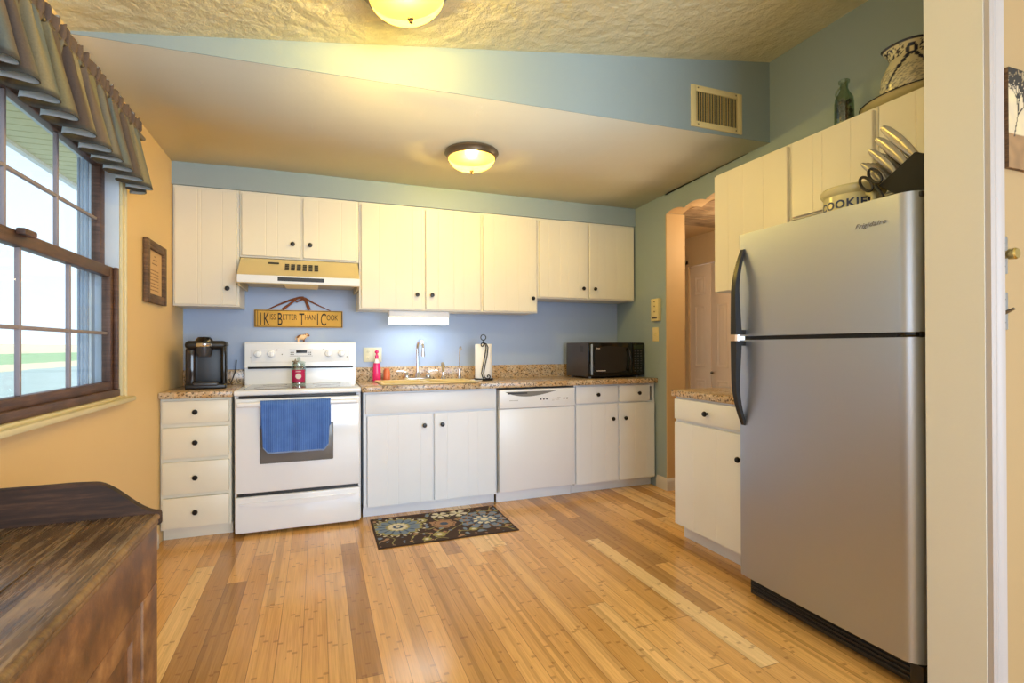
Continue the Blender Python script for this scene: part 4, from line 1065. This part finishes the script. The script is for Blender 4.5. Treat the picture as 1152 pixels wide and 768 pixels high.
def candle_jar():
    r = thing('candle_jar', 'glass candle jar with a crimson label on the stove top', 'candle', (.775, -.255, .928))
    m = MB(); m.lathe([(0, .001), (.045, .001), (.050, .006), (.050, .125), (.044, .140), (.044, .150), (.046, .152), (.041, .153), (.041, .138), (.046, .122), (.046, .010), (0, .008)], (0, 0, 0), 36); m.build('jar', 'jar', r)
    m = MB(); m.lathe([(0, .011), (.0455, .011), (.0455, .105), (0, .103)], (0, 0, 0), 36); m.build('wax', 'crimson', r)
    m = MB(); m.lathe([(.046, .155), (.048, .160), (.040, .166), (.016, .170), (.010, .180), (.016, .190), (.012, .198), (0, .20)], (0, 0, 0), 30); m.build('lid', 'jar', r)
    m = MB(); N = 16
    m.grid(lambda u, v: (.0508 * math.sin((u - .5) * 1.9), -.0508 * math.cos((u - .5) * 1.9), .022 + .085 * v), N, 2); lb = m.build('label', 'crimson2', r)
    m = MB(); m.lathe([(0, 0), (.020, 0), (.020, .001), (0, .0015)], (0, -.0512, .062), 20, RX90); m.build('label_picture', 'labelw', lb)
    m = MB(); m.box(-.018, .018, -.0515, -.0505, .094, .098); m.build('label_writing', 'labelw', lb)
    m = MB()
    for k_ in range(5):
        a = PI / 2 + k_ * 2 * PI / 5; m.tube([(-.02, -.045, .165), (-.02 + .026 * math.cos(a), -.047, .165 + .022 * math.sin(a))], [.009, .002], 8)
    m.build('star_charm', 'bronze', r)
MT['crimson2'] = simple('crimson_label', (186, 26, 84), 0.5)
candle_jar()

def cow():
    m = MB(); 
    m.ball((0, 0, .036), (.034, .017, .019)); m.ball((.018, 0, .042), (.020, .015, .018)); m.ball((.038, -.004, .053), (.015, .012, .013)); m.ball((.050, -.006, .048), (.009, .009, .008))
    for x in (-.022, .016):
        for y in (-.009, .009): m.tube([(x, y, .030), (x * 1.05, y, .001)], [.008, .006], 10)
    m.tube([(-.033, 0, .042), (-.041, .002, .034), (-.042, .002, .018)], [.003, .0025, .004], 8)
    for y in (-.016, .010): m.ball((.032, y, .060), (.004, .008, .004))
    b = m
    k = NT('cow_spots'); v = k.coords(); n = k.noise(v, 38, 1)
    k.base(k.ramp(n, [(.50, lin((244, 206, 160))), (.56, lin((118, 72, 40)))])); k.rough(.3); MT['cow'] = k.m
    o = b.build('cow_figurine', 'cow'); o.location = (.79, -.06, 1.2375)
    mod = o.modifiers.new('r', 'REMESH'); mod.mode = 'VOXEL'; mod.voxel_size = .0022; mod.use_smooth_shade = True
    tag(o, 'small cream cow figurine with brown spots standing on the stove back', 'figurine')
    m = MB(); 
    for y in (-.012, .006): m.tube([(.036, y, .062), (.035, y * 1.3, .070)], [.003, .001], 8)
    m.build('horn', 'bronze', o)
cow()

# ================================================================== WALL DECOR
def sign():
    r = thing('wooden_sign', 'yellow wooden sign reading I Kiss Better Than I Cook above the stove', 'sign', (.775, -.0, 1.415))
    hw, hh = .315, .066
    m = MB(); m.box(-hw, hw, -.018, -.002, -hh, hh, .003); b = m.build('board', 'signwood', r)
    m = MB()
    for a in ((-hw + .004, -hw + .010, -hh, hh), (hw - .010, hw - .004, -hh, hh)): m.box(a[0], a[1], -.0187, -.0178, a[2] + .004, a[3] - .004)
    m.box(-hw + .004, hw - .004, -.0187, -.0178, -hh + .004, -hh + .008); m.box(-hw + .004, hw - .004, -.0187, -.0178, hh - .008, hh - .004); m.box(-hw + .022, -hw + .025, -.0187, -.0178, -hh + .004, hh - .004)
    m.build('border', 'signink', b)
    m = MB(); x = 0
    for big, small in (('I', ''), ('K', 'ISS'), ('B', 'ETTER'), ('T', 'HAN'), ('I', ''), ('C', 'OOK')):
        bb = text_mesh(big, .135, .0006); xs = [v.co.x for v in bb.verts]; w1 = (max(xs) - min(xs)) * .62
        m.add(bb, T(x - min(xs) * .62, -.0185, -.049) @ RX90 @ Matrix.Diagonal((.62, 1, 1, 1))); x += w1 + .005
        if small:
            sb = text_mesh(small, .058, .0006, 0, 1.0); xs = [v.co.x for v in sb.verts]; w2 = (max(xs) - min(xs)) * .80
            m.add(sb, T(x - min(xs) * .8, -.0185, -.008) @ RX90 @ Matrix.Diagonal((.80, 1.05, 1, 1))); x += w2
        x += .020
    bmesh.ops.transform(m.bm, matrix=T(-.274, 0, 0) @ Matrix.Diagonal((.552 / (x - .02), 1, 1, 1)), verts=m.bm.verts)
    m.build('lettering', 'signink', b)
    m = MB()
    L1 = [(-.225, -.012, .066), (-.15, -.014, .105), (-.06, -.02, .145), (.0, -.02, .163), (.03, -.018, .168)]
    R1 = [(.225, -.012, .066), (.15, -.014, .10), (.09, -.02, .130), (.04, -.02, .158), (.0, -.018, .165)]
    m.tube(L1, [.004, .006, .008, .009, .006], 8); m.tube(R1, [.003, .004, .006, .008, .006], 8)
    m.tube([(-.12, -.018, .07), (-.07, -.024, .11), (-.02, -.028, .155), (.03, -.022, .165)], [.010, .008, .007, .006], 8)
    m.tube([(.03, -.02, .165), (.05, -.024, .125), (.07, -.022, .07)], [.006, .010, .012], 8)
    m.tube([(-.05, -.024, .150), (-.02, -.03, .130), (.02, -.03, .150), (.05, -.026, .145)], .006, 8)
    m.build('hanging_cord', 'ribbon', r)
    m = MB(); m.lathe([(.004, 0), (.004, .02), (.008, .024), (0, .026)], (.01, -.0, .160), 10, RX90); m.build('nail', 'iron', r)
sign()

def left_picture():
    r = thing('framed_picture', 'rustic brown framed verse print on the yellow wall by the window', 'picture', (0, -.73, 1.633))
    hw, hh = .195, .178
    m = MB()
    for a in ((-hw, -hw + .055, -hh, hh), (hw - .055, hw, -hh, hh)): m.box(.004, .026, a[0], a[1], a[2], a[3], .004)
    for a in ((-hh, -hh + .05), (hh - .05, hh)): m.box(.004, .025, -hw + .05, hw - .05, a[0], a[1], .004)
    m.build('frame', 'pewood', r)
    m = MB(); m.box(.003, .010, -hw + .045, hw - .045, -hh + .045, hh - .045); p = m.build('print', 'paper', r)
    m = MB(); random.seed(5)
    for i in range(7):
        z = .01 - i * .019; y = -.075
        while y < .08:
            l = random.uniform(.012, .03); m.box(.0098, .0106, -y - l, -y, z, z + .006); y += l + .007
    for i in range(3): m.box(.0098, .0106, -.05 + i * .02, .05 - i * .01, .05 + i * .022, .056 + i * .022)
    m.build('writing', 'ink', p)
left_picture()

def wall_controls():
    # on the blue right wall, facing -x
    r = thing('intercom_panel', 'ivory wall box with three buttons on the blue wall over the microwave', 'wall control', (W, -.632, 1.505))
    m = MB(); m.box(-.032, 0, -.050, .050, -.095, .095, .004); m.build('case', 'switch', r)
    for z in (.07, .03, -.015):
        b = MB(); b.lathe([(.006, 0), (.005, .004), (0, .005)], (-.032, .0, z), 12, Matrix.Rotation(-PI / 2, 4, 'Y')); b.build('button', 'bronze', r)
    m = MB(); m.box(-.033, -.0315, -.035, .035, -.075, -.06); m.build('label_strip', 'bronze', r)
    r = thing('light_switch', 'ivory light switch plate below the three button wall box', 'switch', (W, -.61, 1.298))
    m = MB(); m.box(-.007, 0, -.040, .040, -.060, .060, .003); m.build('cover_plate', 'switch', r)
    m = MB(); m.box(-.018, -.006, -.006, .006, -.010, .012, .002); m.build('toggle', 'switch', r)
    # chrome plates on the partition
    for i, (z, nm, lb, ct_) in enumerate(((1.470, 'dimmer_switch', 'chrome wall plate with a round dimmer knob beside the door casing', 'switch'), (1.300, 'toggle_switch', 'chrome wall plate with a toggle lever, below the dimmer knob', 'switch'))):
        r = thing(nm, lb, ct_, (2.848, -3.36, z))
        m = MB(); m.box(-.019, .019, -.007, 0, -.057, .057, .003); p = m.build('cover_plate', 'plate', r)
        m = MB()
        for zz in (-.035, .035): m.lathe([(.003, 0), (.0025, .0015), (0, .002)], (0, -.007, zz), 10, RX90)
        m.build('screws', 'slot', p)
        m = MB()
        if i == 0: m.lathe([(.012, 0), (.012, .010), (.016, .012), (.017, .028), (.014, .032), (0, .033)], (.002, -.006, 0), 24, RX90); m.build('dimmer_knob', 'brass', r)
        else: m.tube([(0, -.006, -.006), (0, -.030, .006)], [.006, .004], 10); m.build('lever', 'bronze', r)
MT['plate'] = simple('satin_plate', (170, 176, 186), 0.3, 0.8)
wall_controls()

def painting():
    x0, x1, z0, z1 = 2.860, 3.30, 1.735, 2.040; yf = -3.39
    r = thing('canvas_painting', 'stretched canvas painting of a bare tree over brown ground, at the right edge', 'painting', (x0, -3.36, z0))
    m = MB(); m.box(0, x1 - x0, -.013, 0, 0, z1 - z0, .002, 1); m.build('stretcher', 'pewood', r)
    m = MB(); NU, NV = 110, 80; m.grid(lambda u, v: ((x1 - x0) * u, -.0135, (z1 - z0) * v), NU, NV); o = m.build('painted_face', 'canvas', r)
    segs = []; random.seed(11)
    def br(x, z, a, l, w_):
        x2, z2 = x + l * math.cos(a), z + l * math.sin(a); segs.append((x, z, x2, z2, w_))
        if l > .018:
            for da in (-.55, .1, .5): br(x2, z2, a + da + random.uniform(-.2, .2), l * .68, w_ * .62)
    br(.085, .06, 1.5, .10, .010); br(.03, .10, 1.3, .07, .004); br(.19, .08, 1.65, .06, .006)
    me = o.data; ca = me.color_attributes.new('Col', 'FLOAT_COLOR', 'POINT')
    for i, v in enumerate(me.vertices):
        x, z = v.co.x, v.co.z; n = mnoise.noise((x * 30, z * 30, 0)) * .5 + .5
        c = lin((206 - 20 * n, 186 - 20 * n, 140)) if z > .105 else lin((120 + 40 * n, 92 + 30 * n, 60 + 20 * n))
        if .095 < x < .145 and .09 < z < .16: c = lin((150, 50, 40))
        if z > .27 : c = lin((150, 130, 96))
        for (a, b_, c2, d2, w_) in segs:
            dx, dz = c2 - a, d2 - b_; t_ = max(0, min(1, ((x - a) * dx + (z - b_) * dz) / (dx * dx + dz * dz)))
            if math.hypot(x - a - t_ * dx, z - b_ - t_ * dz) < max(.0022, w_ * .5): c = lin((40, 34, 28)); break
        ca.data[i].color = (*c, 1)
painting()

# ================================================================== CEILING LIGHTS AND VENT
def ceiling_light(x, y, z, tilt, label):
    r = thing('ceiling_light', label, 'ceiling light', (x, y, z), 0, 'flush dome ceiling lights')
    r.rotation_euler = (0, tilt, 0)
    m = MB(); m.lathe([(0, 0), (.165, 0), (.172, -.006), (.174, -.016), (.166, -.024), (.160, -.040), (.150, -.046), (.140, -.040), (0, -.038)], (0, 0, 0), 56); m.build('canopy', 'bronze', r)
    m = MB(); m.lathe([(.148, -.042)] + [(.148 * math.cos(a), -.042 - .082 * math.sin(a)) for a in [PI / 2 * i / 14 for i in range(1, 14)]] + [(0, -.124)], (0, 0, 0), 56, cap=False); m.build('glass_dome', 'dome', r)
    light('POINT', 'ceiling_lamp_bulb', (x - .085 * math.sin(tilt), y, z - .075), LAMP_W * (1 if y > -2 else .8 if y > -3 else .15), WARM, shadow_soft_size=.03)
    m = MB(); m.lathe([(0, -.120), (.012, -.122), (.013, -.130), (.007, -.136), (.008, -.142), (0, -.146)], (0, 0, 0), 18); m.build('finial', 'bronze', r)
ceiling_light(1.835, -1.105, HC + (-1.105 + .312) / (-1.8 + .312) * .03 + .003, -.008, 'dome ceiling light with pewter ring on the low ceiling near the cabinets')
ceiling_light(1.235, -2.23, vault(1.235) + .0, -math.atan(.158), 'dome ceiling light cut off by the top edge of the photo, on the sloped ceiling')
# added fill lamp of the same model, out of view in the dining end
ceiling_light(2.6, -5.4, vault(2.6), -math.atan(.158), 'added dome ceiling light for fill over the dining end behind the camera')

def vent():
    x0, x1, z0, z1 = 2.992, 3.382, 2.512, 2.762
    r = thing('air_vent', 'cream metal air return grille high on the blue header wall', 'vent', (x0, HDR, z0)); w_, h_ = x1 - x0, z1 - z0
    m = MB()
    for a in ((0, .038, 0, h_), (w_ - .038, w_, 0, h_), (.036, w_ - .036, 0, .036), (.036, w_ - .036, h_ - .036, h_)): m.box(a[0], a[1], -.012, -.001, a[2], a[3], .004)
    m.build('frame', 'switch', r)
    m = MB(); m.box(.036, w_ - .036, -.003, -.001, .036, h_ - .036); m.build('backing', 'slot', r)
    for i in range(18):
        s = MB(); x = .044 + i * (w_ - .088) / 17
        s.box(-.0010, .0010, -.0045, .0045, .036, h_ - .036, M=T(x, -.008, 0) @ Matrix.Rotation(-.15, 4, 'Z')); s.build('slat', 'switch', r)
    for x in (.05, w_ - .05):
        for z in (.016, h_ - .016):
            s = MB(); s.lathe([(.005, 0), (.004, .002), (0, .003)], (x, -.012, z), 10, RX90); s.build('screw', 'bronze', r)
vent()

# ================================================================== VALANCE
def valance():
    ya, yb = -1.20, -3.12
    r = thing('window_valance', 'gathered grey and olive valance curtain with pale lining over the window', 'curtain', (0, -2.1, 2.28))
    m = MB(); m.tube([(.012, ya + .02, 2.262), (.075, ya + .02, 2.262), (.075, yb - .02, 2.262), (.012, yb - .02, 2.262)], .010, 10); rod = m.build('curtain_rod', 'bronze', r, world=True)
    random.seed(21)
    NF = 15
    # irregular fold phases
    edges = [0.0]
    for i in range(NF): edges.append(edges[-1] + random.uniform(.75, 1.3))
    tot = edges[-1]; edges = [e / tot for e in edges]
    def phase(u):
        for i in range(NF):
            if u <= edges[i + 1] + 1e-9: return i + (u - edges[i]) / (edges[i + 1] - edges[i])
        return NF
    cols = [(96, 84, 78), (128, 122, 96), (112, 98, 88), (104, 112, 112), (142, 132, 104), (88, 76, 72), (120, 116, 104)]
    def f(u, v, off=0.0):
        # u along window, v 0 top .. 1 hem
        ph = phase(u); z = 2.318 - .345 * v
        grow = min(1.0, max(0, (v - .16) / .84))
        fine = math.sin(ph * 2 * PI * 3 + 1.3 * math.sin(ph * 3)) 
        s = math.sin(ph * 2 * PI)
        amp_b = .062 * grow ** .8
        ruff = .010 * fine * (1 - grow) + (.006 * math.sin(ph * 2 * PI * 5) if v < .14 else 0)
        x = .080 + .014 * grow + amp_b * s + ruff - off
        if .12 < v < .2: x = .080 + .012 * fine * .7 - off
        y = ya + (yb - ya) * u + .019 * grow * math.sin(ph * 4 * PI) * min(1, ph * 2, (NF - ph) * 2) + .004 * math.sin(ph * 2 * PI * 4) * (1 - grow)
        z += -.004 * s * grow - .006 * fine * (1 - grow) + (.006 * math.sin(ph * 37) if v < .02 else 0) + off * .5 * (v > .95)
        x = max(.018, x)
        e = .03
        if u < e: x *= (.25 + .75 * u / e) if u > 0 else .25
        if u > 1 - e: x *= (.25 + .75 * (1 - u) / e)
        return (x, y, z)
    NU, NV = 520, 34
    m = MB(); m.grid(f, NU, NV)
    o = m.build('fabric', 'valance', r, angle=80, world=True)
    ca = o.data.color_attributes.new('Col', 'FLOAT_COLOR', 'POINT'); k_ = 0
    for i in range(NU + 1):
        ph = phase(i / NU) * 3.0; a, b_ = cols[int(ph) % 7], cols[(int(ph) + 1) % 7]; t_ = min(1, max(0, ((ph % 1) - .7) / .3))
        c = lin(tuple(p + (q - p) * t_ for p, q in zip(a, b_)))
        for j in range(NV + 1):
            d = 1.0; v = j / NV
            cc = c
            if v > .965: cc = lin((78, 76, 72))
            elif v < .16: cc = lin((104, 88, 80))
            ca.data[k_].color = (*cc, 1); k_ += 1
    o.data.materials.append(MT['lining'])
    so = o.modifiers.new('lining', 'SOLIDIFY'); so.thickness = .004; so.offset = -1; so.material_offset = 1
valance()

# ================================================================== RUG
def rug():
    r = thing('kitchen_rug', 'dark brown rug with blue medallions and scrolls before the sink', 'rug', (1.237, -1.168, 0), math.radians(-.3))
    w_, h_ = .895, .548; NX, NY = 230, 140
    m = MB(); m.box(0, w_, 0, h_, .0005, .006, .002, 1); m.build('binding', 'rugedge', r)
    m = MB(); m.grid(lambda u, v: (.008 + (w_ - .016) * u, .008 + (h_ - .016) * v, .0068), NX, NY); o = m.build('pile', 'rug', r)
    BR = lin((64, 46, 38)); BL = lin((116, 136, 160)); DB = lin((68, 84, 112)); WH = lin((216, 210, 190)); GR = lin((164, 158, 98)); TN = lin((166, 130, 100)); 
    def flower(x, y, cx, cy, R_, n, ro=.0):
        d = math.hypot(x - cx, y - cy); a = math.atan2(y - cy, x - cx) + ro
        return d / (R_ * (.82 + .18 * abs(math.cos(n * a / 2)))), a, d
    ca = o.data.color_attributes.new('Col', 'FLOAT_COLOR', 'POINT')
    for i, v in enumerate(o.data.vertices):
        x, y = v.co.x, v.co.y; c = BR
        nn = mnoise.noise((x * 9, y * 9, 0)); n2 = mnoise.noise((x * 22, y * 22, 3))
        if abs(nn) < .035: c = GR
        if n2 > .36: c = TN
        if n2 < -.40: c = BL
        for cx, cy, R_ in ((.39, .10, .045), (.30, .05, .03), (.62, .12, .03), (.33, .40, .04)):
            q, a, d = flower(x, y, cx, cy, R_, 6)
            if q < 1: c = GR if q > .45 else WH
        q, a, d = flower(x, y, .46, .285, .085, 8)
        if q < 1: c = TN if q > .35 else DB; c = BR if .8 < q < .86 else c
        for cx in (.47, .60):
            q, a, d = flower(x, y, cx, .46, .065, 5, .4)
            if q < 1: c = WH if math.cos(5 * a) > -.5 or q < .35 else BR; c = GR if q < .2 else c
        q, a, d = flower(x, y, .16, .33, .165, 14)
        if q < 1.14: c = WH if math.cos(26 * a) > .2 and q > 1.04 else BR
        if q < 1.0:
            c = BL if math.cos(14 * a) > -.75 else DB
            if q > .9: c = GR
            if q < .5: c = GR if q > .42 else WH
            if q < .22: c = DB if q > .1 else WH
        q, a, d = flower(x, y, .74, .27, .175, 12, .2)
        if q < 1:
            c = BL if math.cos(12 * a) > -.6 else BR
            if .78 < q < .84: c = TN
            if q < .58: c = DB
            if q < .50: c = WH if math.cos(9 * a) > -.5 else DB
            if q < .32: c = BL
            if q < .16: c = WH
        if min(x, y, w_ - x, h_ - y) < .012: c = BR
        ca.data[i].color = (*c, 1)
rug()

# ================================================================== BUFFET
def buffet():
    X1, Yf, Yn, Z = .536, -2.79, -4.05, .788
    r = thing('wooden_buffet', 'rustic dark wood buffet with a raised end board in the near left corner', 'buffet', (.27, -3.4, 0))
    m = MB(); edges_ = [.012, .135, .262, .405, X1 - .004]
    for a, b_ in zip(edges_, edges_[1:]): m.box(a, b_ - .0025, Yn, Yf, Z - .026, Z, .003)
    m.box(.012, X1 - .01, Yn + .01, Yf - .01, Z - .03, Z - .008); m.build('top', 'buf_top', r, world=True)
    m = MB()
    for k_ in range(2): m.tube([(X1 - .006 - .003 * k_, Yn, Z - .009 - .012 * k_), (X1 - .006 - .003 * k_, Yf, Z - .009 - .012 * k_)], .0085, 10)
    m.build('edge_moulding', 'buf_edge', r, world=True)
    # end board with ogee
    pts = [(.012, Z - .03), (.012, Z + .086), (.36, Z + .088), (.40, Z + .086)]
    for i in range(1, 15):
        u = i / 14; s_ = u * u * (3 - 2 * u); pts.append((.40 + .134 * u, Z + .086 - .083 * s_ if u < .999 else Z + .004))
    pts += [(X1 + .002, Z - .004), (X1 + .002, Z - .03)]
    m = MB(); m.prism(pts, 'y', Yf, Yf + .024, .003); m.build('end_board', 'buf_board', r, world=True)
    xf = X1 - .008
    m = MB(); m.box(xf - .022, xf, Yn, Yf + .018, .615, Z - .028, .003); m.build('apron', 'buf_side', r, world=True)
    for y0, y1 in ((Yf - .09, Yf + .018), (Yn, Yn + .11)):
        m = MB(); m.box(xf - .022, xf, y0, y1, .0, .6135, .004); m.build('stile', 'buf_side', r, world=True)
    m = MB(); m.box(xf - .022, xf, Yn + .11, Yf - .09, .03, .10, .003); m.build('bottom_rail', 'buf_side', r, world=True)
    n = 3; L0, L1 = Yn + .114, Yf - .094; wd = (L1 - L0) / n
    for i in range(n):
        a, b_ = L0 + i * wd + .002, L0 + (i + 1) * wd - .002
        m = MB()
        m.box(xf - .024, xf - .004, a, a + .055, .104, .609, .003); m.box(xf - .024, xf - .004, b_ - .055, b_, .104, .609, .003); m.box(xf - .024, xf - .004, a + .055, b_ - .055, .104, .16, .003); m.box(xf - .024, xf - .004, a + .055, b_ - .055, .554, .609, .003)
        m.box(xf - .024, xf - .014, a + .05, b_ - .05, .15, .56); d = m.build('door', 'buf_side', r, world=True)
        m = MB(); m.lathe([(.008, 0), (.007, .012), (.014, .018), (.012, .026), (0, .028)], (xf - .004, a + .03, .36), 14, Matrix.Rotation(PI / 2, 4, 'Y')); m.build('knob', 'iron', d, world=True)
    m = MB(); m.box(.012, xf - .023, Yf - .006, Yf + .016, .0, Z - .03, .002); m.build('end_panel', 'buf_side', r, world=True)
    m = MB(); m.box(.012, xf - .023, Yn, Yn + .02, .0, Z - .03, .002); m.build('near_end_panel', 'buf_side', r, world=True)
    m = MB(); m.box(.012, .02, Yn + .02, Yf - .006, .02, Z - .03); m.build('back_panel', 'buf_board', r, world=True)
buffet()
